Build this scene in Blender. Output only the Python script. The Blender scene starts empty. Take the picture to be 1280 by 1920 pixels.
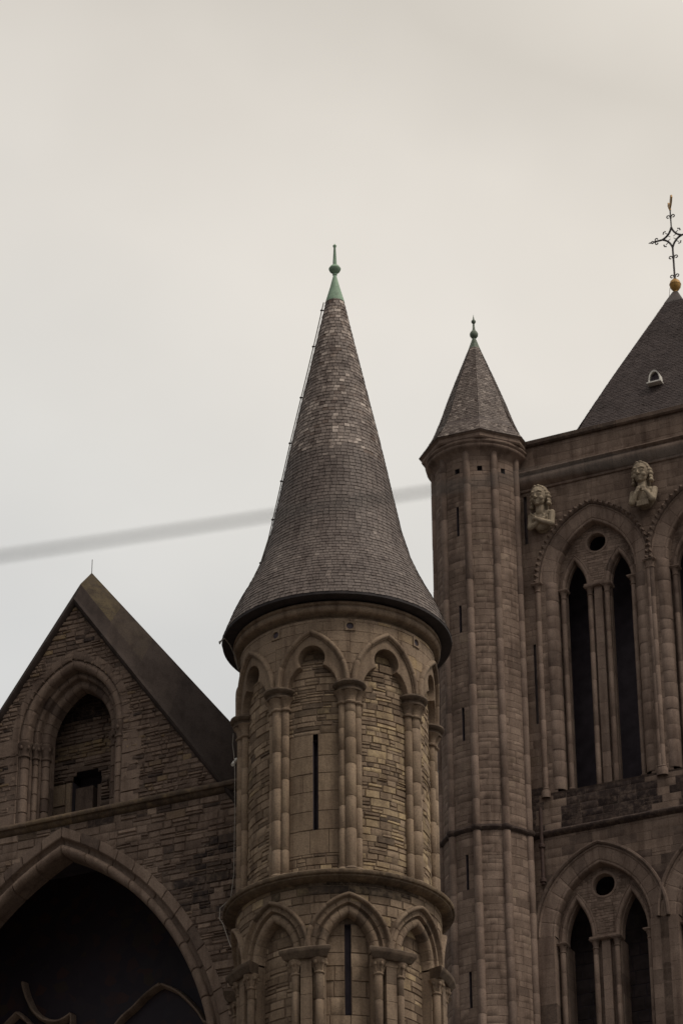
import bpy, bmesh, math, random
from mathutils import Vector, Matrix

random.seed(7)
S = bpy.context.scene
COL = S.collection
PI = math.pi
def rad(d): return math.radians(d)
def U(a, b): return random.uniform(a, b)

# ------------------------------------------------------------------ camera
F_PX, PITCH, ROLL = 5984.05, rad(29.327), rad(-0.406)
CAM = Vector((0, 0, 1.7))
fw = Vector((0, math.cos(PITCH), math.sin(PITCH)))
r0 = Vector((1, 0, 0)); u0_ = Vector((0, -math.sin(PITCH), math.cos(PITCH)))
rt = r0 * math.cos(ROLL) + u0_ * math.sin(ROLL)
up = -r0 * math.sin(ROLL) + u0_ * math.cos(ROLL)
cd = bpy.data.cameras.new('camera'); cam = bpy.data.objects.new('camera', cd); COL.objects.link(cam)
cam.matrix_world = Matrix(((rt.x, up.x, -fw.x, CAM.x), (rt.y, up.y, -fw.y, CAM.y), (rt.z, up.z, -fw.z, CAM.z), (0, 0, 0, 1)))
cd.sensor_fit = 'VERTICAL'; cd.sensor_height = 36.0; cd.lens = F_PX / 1920 * 36
cd.clip_start = 0.5; cd.clip_end = 5000
cd.dof.use_dof = True; cd.dof.focus_distance = 64.5; cd.dof.aperture_fstop = 2.8
S.camera = cam

# ------------------------------------------------------------------ sky, sun, exposure
SUN_EL, SUN_AZ = rad(54), rad(124)     # azimuth clockwise from +Y, behind the camera to the right
W = bpy.data.worlds.new('World'); S.world = W; W.use_nodes = True
nt = W.node_tree; nt.nodes.clear()
def N(nt, t, **k):
    n = nt.nodes.new(t)
    for a, b in k.items():
        if a.startswith('i_'): n.inputs[a[2:]].default_value = b
        else: setattr(n, a, b)
    return n
def ramp(nt, stops):
    n = nt.nodes.new('ShaderNodeValToRGB')
    el = n.color_ramp.elements
    while len(el) < len(stops): el.new(0.5)
    for e_, (p, c) in zip(el, stops):
        e_.position = p; e_.color = (c[0], c[1], c[2], 1)
    return n
def mixc(nt, mode, fac, a, b):
    n = nt.nodes.new('ShaderNodeMix'); n.data_type = 'RGBA'; n.blend_type = mode
    for k, v in ((0, fac), (6, a), (7, b)):
        if isinstance(v, (int, float)): n.inputs[k].default_value = v
        elif isinstance(v, tuple): n.inputs[k].default_value = (*v, 1)
        else: nt.links.new(v, n.inputs[k])
    return n.outputs[2]
def mathn(nt, op, a, b=0.0, c=0.0):
    n = nt.nodes.new('ShaderNodeMath'); n.operation = op
    for k, v in enumerate((a, b, c)):
        if isinstance(v, (int, float)): n.inputs[k].default_value = v
        else: nt.links.new(v, n.inputs[k])
    return n.outputs[0]
def maprange(nt, v, a, b, c, d):
    n = nt.nodes.new('ShaderNodeMapRange')
    nt.links.new(v, n.inputs[0])
    for k, x in enumerate((a, b, c, d)): n.inputs[k + 1].default_value = x
    return n.outputs[0]

sky = N(nt, 'ShaderNodeTexSky', sky_type='NISHITA', sun_disc=False, sun_elevation=SUN_EL, sun_rotation=SUN_AZ)
tc = N(nt, 'ShaderNodeTexCoord')
mp = N(nt, 'ShaderNodeMapping'); mp.inputs['Scale'].default_value = (1.0, 0.6, 1.5); mp.inputs['Location'].default_value = (0.31, 0.2, 0.05)
nt.links.new(tc.outputs['Generated'], mp.inputs['Vector'])
n1 = N(nt, 'ShaderNodeTexNoise', i_Scale=4.5, i_Detail=4.0, i_Roughness=0.5, i_Distortion=0.3); nt.links.new(mp.outputs[0], n1.inputs['Vector'])
sep = N(nt, 'ShaderNodeSeparateXYZ'); nt.links.new(tc.outputs['Generated'], sep.inputs[0])
# layered stratus: thin and bright at middle heights, thicker overhead, cool towards the horizon
el_ = sep.outputs['Z']
cl = ramp(nt, [(0.0, (1.0, 1.0, 1.0)), (0.22, (2.7, 2.7, 2.65)), (0.34, (6.2, 6.25, 6.15)), (0.43, (6.75, 6.7, 6.5)), (0.485, (7.7, 7.5, 7.05)), (0.545, (8.6, 8.1, 7.35)), (0.585, (8.1, 7.55, 6.75)), (0.63, (6.8, 6.3, 5.55)), (0.8, (9.0, 8.4, 7.5)), (1.0, (10.5, 9.8, 8.8))])
elw = mathn(nt, 'ADD', el_, maprange(nt, n1.outputs['Fac'], 0.3, 0.7, 0.022, -0.022))
elw2 = mathn(nt, 'ADD', elw, mathn(nt, 'MULTIPLY', sep.outputs['X'], 0.3))
nt.links.new(elw2, cl.inputs[0])
n2 = N(nt, 'ShaderNodeTexNoise', i_Scale=11.0, i_Detail=3.0, i_Roughness=0.5); nt.links.new(mp.outputs[0], n2.inputs['Vector'])
shade = maprange(nt, n2.outputs['Fac'], 0.3, 0.7, 0.97, 1.03)
# the cloud deck thins towards the upper right
tilt = mathn(nt, 'MULTIPLY', sep.outputs['X'], mathn(nt, 'SUBTRACT', el_, 0.52))
shade = mathn(nt, 'MULTIPLY', shade, maprange(nt, tilt, -0.02, 0.02, 0.78, 1.18))
comb = N(nt, 'ShaderNodeCombineColor'); 
for k in range(3): nt.links.new(shade, comb.inputs[k])
cloud = mixc(nt, 'MULTIPLY', 1.0, cl.outputs[0], comb.outputs[0])
skymix = mixc(nt, 'MIX', 0.93, sky.outputs[0], cloud)
bg = N(nt, 'ShaderNodeBackground'); bg.inputs['Strength'].default_value = 0.1
nt.links.new(skymix, bg.inputs[0])
wo = N(nt, 'ShaderNodeOutputWorld'); nt.links.new(bg.outputs[0], wo.inputs[0])

sd = bpy.data.lights.new('sun', 'SUN'); sd.energy = 1.5; sd.angle = rad(14); sd.color = (1.0, 0.93, 0.82)
sun = bpy.data.objects.new('sun', sd); COL.objects.link(sun)
sv = Vector((math.sin(SUN_AZ) * math.cos(SUN_EL), math.cos(SUN_AZ) * math.cos(SUN_EL), math.sin(SUN_EL)))
sun.rotation_euler = (-sv).to_track_quat('-Z', 'Y').to_euler()
vs = S.view_settings
S.display_settings.display_device = 'sRGB'
vs.view_transform = 'Standard'; vs.look = 'None'; vs.exposure = 0.0; vs.gamma = 1.0; vs.use_curve_mapping = False

# ------------------------------------------------------------------ materials
def new_mat(name):
    m = bpy.data.materials.new(name); m.use_nodes = True
    t = m.node_tree; t.nodes.clear()
    o = N(t, 'ShaderNodeOutputMaterial'); b = N(t, 'ShaderNodeBsdfPrincipled')
    t.links.new(b.outputs[0], o.inputs[0])
    return m, t, b

def stone_mat(name, stops, warm, stain_shade, fine=30.0, bump=0.012, rough=0.9, blotch=0.55, joint=None):
    """stone: colour per block from the 'tint' attribute (r = shade, g = ochre stone, b = dark mix: crust, stains and painted shade)"""
    m, t, b = new_mat(name)
    at = N(t, 'ShaderNodeAttribute', attribute_name='tint')
    sp = N(t, 'ShaderNodeSeparateColor'); t.links.new(at.outputs['Color'], sp.inputs[0])
    g = N(t, 'ShaderNodeNewGeometry')
    r = ramp(t, stops); t.links.new(sp.outputs[0], r.inputs[0])
    nw = N(t, 'ShaderNodeTexNoise', i_Scale=5.0, i_Detail=5.0, i_Roughness=0.7); t.links.new(g.outputs['Position'], nw.inputs['Vector'])
    c = mixc(t, 'MIX', mathn(t, 'MULTIPLY', sp.outputs[1], maprange(t, nw.outputs['Fac'], 0.38, 0.6, 0.35, 1.0)), r.outputs[0], warm)
    nb = N(t, 'ShaderNodeTexNoise', i_Scale=1.1, i_Detail=5.0, i_Roughness=0.65); t.links.new(g.outputs['Position'], nb.inputs['Vector'])
    c = mixc(t, 'MULTIPLY', maprange(t, nb.outputs['Fac'], 0.45, 0.75, 0.0, blotch), c, (0.42, 0.38, 0.37))
    nf = N(t, 'ShaderNodeTexNoise', i_Scale=fine, i_Detail=6.0, i_Roughness=0.7); t.links.new(g.outputs['Position'], nf.inputs['Vector'])
    rf = ramp(t, [(0.3, (0.62, 0.6, 0.6)), (0.5, (1, 1, 1)), (0.72, (1.28, 1.25, 1.2))]); t.links.new(nf.outputs['Fac'], rf.inputs[0])
    c = mixc(t, 'MULTIPLY', 0.85, c, rf.outputs[0])
    # runs of dirt drawn out downwards
    mpn = N(t, 'ShaderNodeMapping'); mpn.inputs['Scale'].default_value = (5.0, 5.0, 0.5)
    t.links.new(g.outputs['Position'], mpn.inputs['Vector'])
    ns = N(t, 'ShaderNodeTexNoise', i_Scale=1.0, i_Detail=4.0, i_Roughness=0.6); t.links.new(mpn.outputs[0], ns.inputs['Vector'])
    c = mixc(t, 'MULTIPLY', maprange(t, ns.outputs['Fac'], 0.47, 0.72, 0.0, 0.8), c, (0.5, 0.46, 0.45))
    nc = N(t, 'ShaderNodeTexNoise', i_Scale=7.0, i_Detail=6.0, i_Roughness=0.7); t.links.new(g.outputs['Position'], nc.inputs['Vector'])
    f = mathn(t, 'MULTIPLY', sp.outputs[2], maprange(t, nc.outputs['Fac'], 0.3, 0.55, 0.35, 1.0))
    c = mixc(t, 'MIX', f, c, stain_shade)
    t.links.new(c, b.inputs['Base Color'])
    b.inputs['Roughness'].default_value = rough
    b.inputs['Specular IOR Level'].default_value = 0.2
    bp = N(t, 'ShaderNodeBump'); bp.inputs['Distance'].default_value = bump; bp.inputs['Strength'].default_value = 0.9
    nm = N(t, 'ShaderNodeTexNoise', i_Scale=9.0, i_Detail=8.0, i_Roughness=0.7); t.links.new(g.outputs['Position'], nm.inputs['Vector'])
    t.links.new(mathn(t, 'ADD', nm.outputs['Fac'], mathn(t, 'MULTIPLY', nf.outputs['Fac'], 0.5)), bp.inputs['Height'])
    t.links.new(bp.outputs[0], b.inputs['Normal'])
    return m

M = {}
M['rubble'] = stone_mat('grey_ochre_rubble', [(0, (0.1543, 0.1098, 0.0767)), (0.35, (0.2285, 0.1657, 0.1162)), (0.7, (0.2902, 0.2138, 0.1509)), (1, (0.3704, 0.2780, 0.1977))], (0.52, 0.395, 0.235), (0.035, 0.026, 0.022))
M['dressed'] = stone_mat('dressed_turret_stone', [(0, (0.2062, 0.1503, 0.1070)), (0.5, (0.2607, 0.1916, 0.1366)), (1, (0.3214, 0.2375, 0.1718))], (0.42, 0.30, 0.16), (0.03, 0.022, 0.02), bump=0.013, blotch=0.65)
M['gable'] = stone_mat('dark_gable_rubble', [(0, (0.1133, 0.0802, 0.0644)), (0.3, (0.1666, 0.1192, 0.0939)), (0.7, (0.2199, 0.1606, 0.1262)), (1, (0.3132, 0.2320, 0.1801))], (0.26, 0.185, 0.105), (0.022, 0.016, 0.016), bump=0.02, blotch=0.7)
M['gabledress'] = stone_mat('gable_dressed_stone', [(0, (0.1410, 0.1003, 0.0793)), (0.5, (0.1960, 0.1418, 0.1123)), (1, (0.2635, 0.1936, 0.1513))], (0.28, 0.2, 0.105), (0.025, 0.018, 0.018), bump=0.008, blotch=0.6)
M['coping'] = stone_mat('dark_coping_stone', [(0, (0.0378, 0.0273, 0.0242)), (0.5, (0.0451, 0.0326, 0.0284)), (1, (0.0546, 0.0399, 0.0336))], (0.13, 0.1, 0.05), (0.03, 0.022, 0.02), bump=0.006)
M['tower'] = stone_mat('brown_tower_ashlar', [(0, (0.1778, 0.1266, 0.1000)), (0.5, (0.2211, 0.1600, 0.1264)), (1, (0.2831, 0.2084, 0.1656))], (0.28, 0.22, 0.155), (0.032, 0.022, 0.021), bump=0.009, blotch=0.75)
M['towerdress'] = stone_mat('tower_dressed_stone', [(0, (0.1867, 0.1358, 0.1088)), (0.5, (0.2445, 0.1782, 0.1435)), (1, (0.3025, 0.2231, 0.1805))], (0.30, 0.235, 0.165), (0.032, 0.022, 0.021), bump=0.006, blotch=0.7)
M['bust'] = stone_mat('pale_carved_stone', [(0, (0.3255, 0.2655, 0.1965)), (1, (0.3780, 0.3090, 0.2296))], (0.42, 0.33, 0.2), (0.1, 0.07, 0.05), bump=0.01, blotch=0.8)
M['mortar'] = stone_mat('old_lime_mortar', [(0, (0.1516, 0.1113, 0.0811)), (1, (0.2062, 0.1514, 0.1130))], (0.2, 0.15, 0.1), (0.02, 0.015, 0.014), bump=0.01)
M['towermortar'] = stone_mat('tower_mortar', [(0, (0.1778, 0.1302, 0.1049)), (1, (0.2370, 0.1749, 0.1417))], (0.2, 0.15, 0.1), (0.03, 0.022, 0.02), bump=0.005)
M['gablemortar'] = stone_mat('gable_mortar', [(0, (0.1023, 0.0731, 0.0592)), (1, (0.1568, 0.1142, 0.0908))], (0.2, 0.15, 0.1), (0.02, 0.015, 0.014), bump=0.015)
M['slate'] = stone_mat('mottled_slate', [(0, (0.0953, 0.0691, 0.0601)), (0.3, (0.1588, 0.1275, 0.1142)), (0.7, (0.2351, 0.1919, 0.1706)), (1, (0.4574, 0.3861, 0.3425))], (0.10, 0.06, 0.042), (0.05, 0.04, 0.042), fine=22.0, bump=0.003, rough=0.62, blotch=0.4)
M['slatedark'] = stone_mat('dark_roof_slate', [(0, (0.0553, 0.0411, 0.0397)), (0.5, (0.0686, 0.0524, 0.0503)), (1, (0.0891, 0.0698, 0.0671))], (0.09, 0.06, 0.045), (0.05, 0.04, 0.042), fine=22.0, bump=0.003, rough=0.7, blotch=0.3)

def plain(name, col, rough=0.6, metal=0.0, noise=8.0, amt=0.3, bump=0.0, spec=0.4):
    m, t, b = new_mat(name)
    g = N(t, 'ShaderNodeNewGeometry')
    n = N(t, 'ShaderNodeTexNoise', i_Scale=noise, i_Detail=5.0, i_Roughness=0.6); t.links.new(g.outputs['Position'], n.inputs['Vector'])
    r = ramp(t, [(0.3, tuple(c * (1 - amt) for c in col)), (0.7, tuple(c * (1 + amt) for c in col))]); t.links.new(n.outputs['Fac'], r.inputs[0])
    t.links.new(r.outputs[0], b.inputs['Base Color'])
    b.inputs['Roughness'].default_value = rough; b.inputs['Metallic'].default_value = metal; b.inputs['Specular IOR Level'].default_value = spec
    if bump:
        bp = N(t, 'ShaderNodeBump'); bp.inputs['Distance'].default_value = bump; t.links.new(n.outputs['Fac'], bp.inputs['Height']); t.links.new(bp.outputs[0], b.inputs['Normal'])
    return m
M['copper'] = plain('green_copper_patina', (0.235, 0.34, 0.245), 0.7, 0.0, 7.0, 0.3)
M['copperdull'] = plain('dull_copper_patina', (0.135, 0.165, 0.125), 0.7, 0.0, 14.0, 0.4)
M['iron'] = plain('dark_wrought_iron', (0.035, 0.026, 0.026), 0.6, 0.0, 20.0, 0.3)
M['gilt'] = plain('worn_gilding', (0.38, 0.21, 0.055), 0.5, 0.3, 9.0, 0.35)
M['lead'] = plain('grey_lead_sheet', (0.06, 0.046, 0.044), 0.55, 0.0, 5.0, 0.25)
M['eaves'] = plain('shade_dark_eaves', (0.03, 0.023, 0.024), 0.7, 0.0, 6.0, 0.3)  # near-black colour carries the shade under the eave
M['blocking'] = plain('dark_blocking', (0.075, 0.056, 0.055), 0.9, 0.0, 2.5, 0.4, 0.01)
M['zinc'] = plain('pale_zinc', (0.72, 0.69, 0.64), 0.5, 0.0, 6.0, 0.2)
M['void'] = plain('dark_interior', (0.062, 0.049, 0.06), 0.9, 0.0, 3.0, 0.3)  # dark violet colour stands in for shade inside the openings
M['cable'] = plain('bare_cable', (0.24, 0.21, 0.18), 0.6, 0.0, 10.0, 0.2)
M['wire'] = plain('dull_overhead_wire', (0.02, 0.018, 0.017), 0.6, 0.0, 10.0, 0.2)
M['ceramic'] = plain('white_insulator', (0.75, 0.73, 0.68), 0.35, 0.0, 10.0, 0.05)
M['rust'] = plain('rusty_pipe', (0.055, 0.03, 0.024), 0.8, 0.0, 12.0, 0.4)
M['ground'] = plain('worn_paving', (0.09, 0.08, 0.07), 0.85, 0.0, 0.7, 0.25, 0.01)
def glass_mat():
    m, t, b = new_mat('dark_leaded_glass')
    g = N(t, 'ShaderNodeNewGeometry')
    v = N(t, 'ShaderNodeTexVoronoi', i_Scale=4.5); t.links.new(g.outputs['Position'], v.inputs['Vector'])
    hs = N(t, 'ShaderNodeSeparateColor'); t.links.new(v.outputs['Color'], hs.inputs[0])
    r = ramp(t, [(0.0, (0.024, 0.018, 0.025)), (0.6, (0.027, 0.02, 0.027)), (0.75, (0.046, 0.023, 0.022)), (0.88, (0.026, 0.021, 0.029)), (1.0, (0.04, 0.027, 0.02))]); t.links.new(hs.outputs[0], r.inputs[0])
    t.links.new(r.outputs[0], b.inputs['Base Color']); b.inputs['Roughness'].default_value = 0.6; b.inputs['Specular IOR Level'].default_value = 0.25
    return m
M['glass'] = glass_mat()

# ------------------------------------------------------------------ object helpers
def empty(name, loc, label, cat, group=None, rz=0.0):
    o = bpy.data.objects.new(name, None); COL.objects.link(o)
    o.location = loc; o.rotation_euler = (0, 0, rz); o.empty_display_size = 0.3
    o['label'] = label; o['category'] = cat
    if group: o['group'] = group
    return o

def origin_of(p):
    v = Vector((0, 0, 0))
    while p is not None:
        v = v + Vector(p.location); p = p.parent
    return v

class MB:
    def __init__(s): s.v = []; s.f = []; s.t = []
    def vert(s, p): s.v.append((p[0], p[1], p[2])); return len(s.v) - 1
    def face(s, ids, t): s.f.append(tuple(ids)); s.t.append(t)
    def quad(s, a, b, c, d, t): s.face([s.vert(a), s.vert(b), s.vert(c), s.vert(d)], t)
    def grid(s, P, t, ci=False, cj=False):
        n, m = len(P), len(P[0]); I = [[s.vert(p) for p in row] for row in P]
        for i in range(n if ci else n - 1):
            for j in range(m if cj else m - 1):
                tt = t(i, j) if callable(t) else t
                s.face((I[i][j], I[(i + 1) % n][j], I[(i + 1) % n][(j + 1) % m], I[i][(j + 1) % m]), tt)
        return I
    def build(s, name, mat, parent=None, smooth=True, ang=0.7):
        me = bpy.data.meshes.new(name)
        o = origin_of(parent)
        me.from_pydata([(x - o.x, y - o.y, z - o.z) for x, y, z in s.v], [], s.f)
        a = me.attributes.new('tint', 'FLOAT_COLOR', 'CORNER')
        buf = []
        for f, t in zip(s.f, s.t):
            for _ in f: buf.extend((t[0], t[1], t[2], 1.0))
        a.data.foreach_set('color', buf)
        if smooth:
            me.polygons.foreach_set('use_smooth', [True] * len(me.polygons))
            me.set_sharp_from_angle(angle=ang)
        mats = mat if isinstance(mat, list) else [mat]
        for m_ in mats: me.materials.append(m_)
        ob = bpy.data.objects.new(name, me); COL.objects.link(ob)
        if parent: ob.parent = parent
        return ob

def T(lo=0.0, hi=1.0, g=0.0, b=0.0):
    q = random.random()
    return (U(lo, hi), g, max(b, U(0.3, 0.55) if q < 0.1 else U(0.0, 0.12)))
TM = (0.5, 0.0, 0.0)

# ---- surface maps: (u along, z up, w out) -> world
PHI = rad(25.124)
EX, EY = math.cos(PHI), -math.sin(PHI)
NX, NY = -math.sin(PHI), -math.cos(PHI)
def flat(O, dw=0.0):
    def m(u, z, w=0.0):
        w = w + dw
        return (O[0] + EX * u + NX * w, O[1] + EY * u + NY * w, z)
    return m
def cyl(O, R, a0=0.0):
    def m(u, z, w=0.0):
        t = a0 + u / R
        return (O[0] + (R + w) * math.sin(t), O[1] - (R + w) * math.cos(t), z)
    return m

# ---- masonry laid stone by stone
def stones(mb, mo, m, u0, u1, z0, z1, ch, wd, excl=(), proud=(0.006, 0.02), gap=0.014, bev=0.01, tint=None, du=0.22, split=0.25, jit=0.004, breaks=()):
    z = z0
    fu0 = u0 if callable(u0) else (lambda q: u0)
    fu1 = u1 if callable(u1) else (lambda q: u1)
    while z < z1 - 1e-4:
        h = U(*ch); zt = z + h
        for q in breaks:
            if z + 0.01 < q and (zt > q or q - zt < ch[0] * 0.5): zt = q; break
        if z1 - zt < ch[0] * 0.6: zt = z1
        zm = (z + zt) / 2
        iv = [(fu0(zm), fu1(zm))]
        for ex in excl:
            for (a, b) in ex(zm):
                nv = []
                for (p, q) in iv:
                    if b <= p or a >= q: nv.append((p, q)); continue
                    if a > p: nv.append((p, a))
                    if b < q: nv.append((b, q))
                iv = nv
        for (a, b) in iv:
            if b - a < 0.01: continue
            k = max(1, int(math.ceil((b - a) / du)))
            mo.grid([[m(a + (b - a) * i / k, zz, 0) for zz in (z, zt)] for i in range(k + 1)], (U(0, 1), 0, 0))
            u = a + (U(-0.5, 0) * wd[1] if False else 0)
            while u < b - 1e-4:
                ue = u + U(*wd) * (0.75 + 0.5 * (h - ch[0]) / max(1e-6, ch[1] - ch[0]))
                if b - ue < wd[0] * 0.6: ue = b
                rows = [(z, zt)]
                if random.random() < split and (zt - z) > 0.1:
                    zs = z + (zt - z) * U(0.4, 0.6); rows = [(z, zs), (zs, zt)]
                for (ra, rb) in rows:
                    tt = tint((u + ue) / 2, (ra + rb) / 2) if tint else T()
                    stone1(mb, m, u, ue, ra, rb, U(*proud), gap, bev, tt, du, jit)
                u = ue
        z = zt

def stone1(mb, m, ua, ub, za, zb, p, gap, bev, t, du, jit):
    g = gap / 2
    ua += g; ub -= g; za += g; zb -= g
    if ub - ua < 0.015 or zb - za < 0.015: return
    bv = min(bev, (ub - ua) / 4, (zb - za) / 4)
    k = max(1, int(math.ceil((ub - ua) / du)))
    j = [U(-jit, jit) for _ in range(8)]
    tilt = U(-1, 1) * min(p * 0.4, 0.008)
    lo, hi, lo2, hi2 = [], [], [], []
    for i in range(k + 1):
        f = i / k
        zl = za + j[0] * (1 - f) + j[1] * f; zh = zb + j[2] * (1 - f) + j[3] * f
        uu = ua + (ub - ua) * f
        ui = ua + bv + (ub - ua - 2 * bv) * f
        lo.append(m(uu, zl, 0)); hi.append(m(uu, zh, 0))
        pp = p + tilt * (f - 0.5) * 2
        lo2.append(m(ui, zl + bv, pp)); hi2.append(m(ui, zh - bv, pp * 1.0 + U(-1, 1) * 0.001))
    A = [mb.vert(q) for q in lo]; B = [mb.vert(q) for q in lo2]; C = [mb.vert(q) for q in hi2]; D = [mb.vert(q) for q in hi]
    for i in range(k):
        mb.face((A[i], A[i + 1], B[i + 1], B[i]), t); mb.face((B[i], B[i + 1], C[i + 1], C[i]), t); mb.face((C[i], C[i + 1], D[i + 1], D[i]), t)
    mb.face((A[0], B[0], C[0], D[0]), t); mb.face((A[k], D[k], C[k], B[k]), t)

def arch_ex(cx, zs, Wd, h, zb=-1e9, grow=0.0):
    r = (Wd * Wd + h * h) / (2 * Wd); c = r - Wd
    def ex(z):
        if z < zb: return []
        if z <= zs: return [(cx - Wd - grow, cx + Wd + grow)]
        q = (r + grow) ** 2 - (z - zs) ** 2
        if q <= c * c: return []
        w = math.sqrt(q) - c
        return [(cx - w, cx + w)] if w > 0.01 else []
    return ex
def rect_ex(a, b, z0, z1): return lambda z: [(a, b)] if z0 < z < z1 else []
def circ_ex(cx, cz, r): return lambda z: [(cx - math.sqrt(r * r - (z - cz) ** 2), cx + math.sqrt(r * r - (z - cz) ** 2))] if abs(z - cz) < r else []

def arch_sweep(mb, m, cx, zs, Wd, h, prof, nb=7, sub=3, legs=None, tint=None, groove=0.05, close=False, leg_len=0.5, circ=None):
    """sweep a moulding profile [(a outward in the wall plane, w out of the wall)] along a pointed arch"""
    r = (Wd * Wd + h * h) / (2 * Wd); c = r - Wd
    ac = sum(p[0] for p in prof) / len(prof); wc = sum(p[1] for p in prof) / len(prof)
    samples = []   # (kind, param 0..1, sunk, block)
    blk = 0
    def seg(kind, n):
        nonlocal blk
        out = []
        for b in range(n):
            for k in range(sub + 1):
                f = (b + (0.03 if k == 0 else 0.97 if k == sub else k / sub)) / n
                out.append((kind, f, 0.0, blk))
            out.append((kind, (b + 1) / n, groove, blk)); blk += 1
        return out
    if legs is not None:
        samples += seg('L', max(1, int(round((zs - legs) / leg_len))))
    samples += seg('A', nb); samples += seg('B', nb)
    if legs is not None:
        samples += seg('R', max(1, int(round((zs - legs) / leg_len))))
    P = []
    for kind, f, sk, b in samples:
        row = []
        for (a, w) in prof:
            a2 = a + (ac - a) * sk; w2 = w - abs(w - min(q[1] for q in prof)) * sk
            ra = r + a2
            am = math.acos(max(-1, min(1, c / ra)))
            if kind == 'L': uu, zz = cx - Wd - a2, legs + (zs - legs) * f
            elif kind == 'R': uu, zz = cx + Wd + a2, zs - (zs - legs) * f
            elif kind == 'A': uu, zz = cx + c - ra * math.cos(am * f), zs + ra * math.sin(am * f)
            else: uu, zz = cx - c + ra * math.cos(am * (1 - f)), zs + ra * math.sin(am * (1 - f))
            row.append(m(uu, zz, w2))
        P.append(row)
    cols = {}
    def tt(i, j):
        b = samples[i + 1][3] if i + 1 < len(samples) else samples[i][3]
        if b not in cols: cols[b] = tint() if tint else T(0.1, 0.9)
        return cols[b]
    mb.grid(P, tt, cj=close)

def roll(a0, w0, r, d0, d1, n=7):
    """arc of a roll moulding: centre (a0,w0), from angle d0 to d1 (deg; 0 = outward in plane, 90 = out of the wall)"""
    return [(a0 + r * math.cos(rad(d0 + (d1 - d0) * i / (n - 1))), w0 + r * math.sin(rad(d0 + (d1 - d0) * i / (n - 1)))) for i in range(n)]

def shaft(mb, x, y, z0, z1, r, seg=12, drum=(0.45, 0.85), tint=None, groove=0.012, taper=0.0):
    z = z0
    while z < z1 - 1e-3:
        zt = z + U(*drum)
        if z1 - zt < drum[0] * 0.5: zt = z1
        t = tint(z) if tint else T(0.1, 0.9)
        jr = r * U(0.97, 1.03); ox, oy = U(-1, 1) * r * 0.03, U(-1, 1) * r * 0.03
        P = []
        for (zz, rr) in ((z, jr - groove), (z + 0.016, jr), (zt - 0.016, jr), (zt, jr - groove)):
            P.append([(x + ox + rr * math.cos(2 * PI * k / seg), y + oy + rr * math.sin(2 * PI * k / seg), zz) for k in range(seg)])
        mb.grid(P, t, cj=True)
        z = zt

def lathe(mb, cx, cy, prof, seg=24, t=TM, a0=0.0, a1=2 * PI, blocks=0, groove=0.0, tint=None):
    """prof [(r,z)] turned about a vertical axis; with blocks, joints and a tint per block"""
    if not blocks:
        full = abs(a1 - a0 - 2 * PI) < 1e-6
        n = seg if full else seg + 1
        P = [[(cx + r * math.sin(a0 + (a1 - a0) * i / seg), cy - r * math.cos(a0 + (a1 - a0) * i / seg), z) for r, z in prof] for i in range(n)]
        mb.grid(P, t, ci=full)
        return
    rm = min(p[0] for p in prof); per = max(3, seg // blocks)
    for b in range(blocks):
        tt = tint(b) if tint else T(0.1, 0.9)
        P = []
        for k in range(per + 3):
            if k == 0: f, s_ = 0.0, groove
            elif k == per + 2: f, s_ = 1.0, groove
            else: f, s_ = 0.012 + 0.976 * (k - 1) / per, 0.0
            a = a0 + (a1 - a0) * (b + f) / blocks
            P.append([(cx + (r - s_) * math.sin(a), cy - (r - s_) * math.cos(a), z) for r, z in prof])
        mb.grid(P, tt)

def mbox(mb, m, u0, u1, z0, z1, w0, w1, t, nu=1, ch=0.0):
    """box in surface coordinates, optional chamfer on the lower outer edge"""
    P = []
    for i in range(nu + 1):
        u = u0 + (u1 - u0) * i / nu
        P.append([m(u, z1, w0), m(u, z1, w1), m(u, z0 + ch, w1), m(u, z0, w1 - ch), m(u, z0, w0)])
    I = mb.grid(P, t)
    mb.face(I[0], t); mb.face(I[-1][::-1], t)
    for i in range(nu): mb.face((I[i][4], I[i + 1][4], I[i + 1][0], I[i][0]), t)

def tube(mb, pts, r, seg=8, t=TM, cap=True, rf=None):
    pts = [Vector(p) for p in pts]
    rings = []; prev = None
    for i, p in enumerate(pts):
        d = (pts[min(i + 1, len(pts) - 1)] - pts[max(i - 1, 0)]).normalized()
        if prev is None:
            a = Vector((0, 0, 1)) if abs(d.z) < 0.9 else Vector((1, 0, 0))
            x = d.cross(a).normalized()
        else: x = (prev - d * prev.dot(d)).normalized()
        prev = x; y = d.cross(x)
        rr = rf(i / max(1, len(pts) - 1)) * r if rf else r
        rings.append([p + (x * math.cos(2 * PI * k / seg) + y * math.sin(2 * PI * k / seg)) * rr for k in range(seg)])
    I = mb.grid(rings, t, cj=True)
    if cap: mb.face(I[0][::-1], t); mb.face(I[-1], t)

def sphere(mb, c, rx, ry, rz, n=10, k=14, t=TM, rot=None):
    P = []
    for i in range(n + 1):
        a = PI * i / n
        row = []
        for j in range(k):
            b = 2 * PI * j / k
            v = Vector((rx * math.sin(a) * math.cos(b), ry * math.sin(a) * math.sin(b), rz * math.cos(a)))
            if rot: v = rot @ v
            row.append((c[0] + v.x, c[1] + v.y, c[2] + v.z))
        P.append(row)
    mb.grid(P, t, cj=True)

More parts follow.
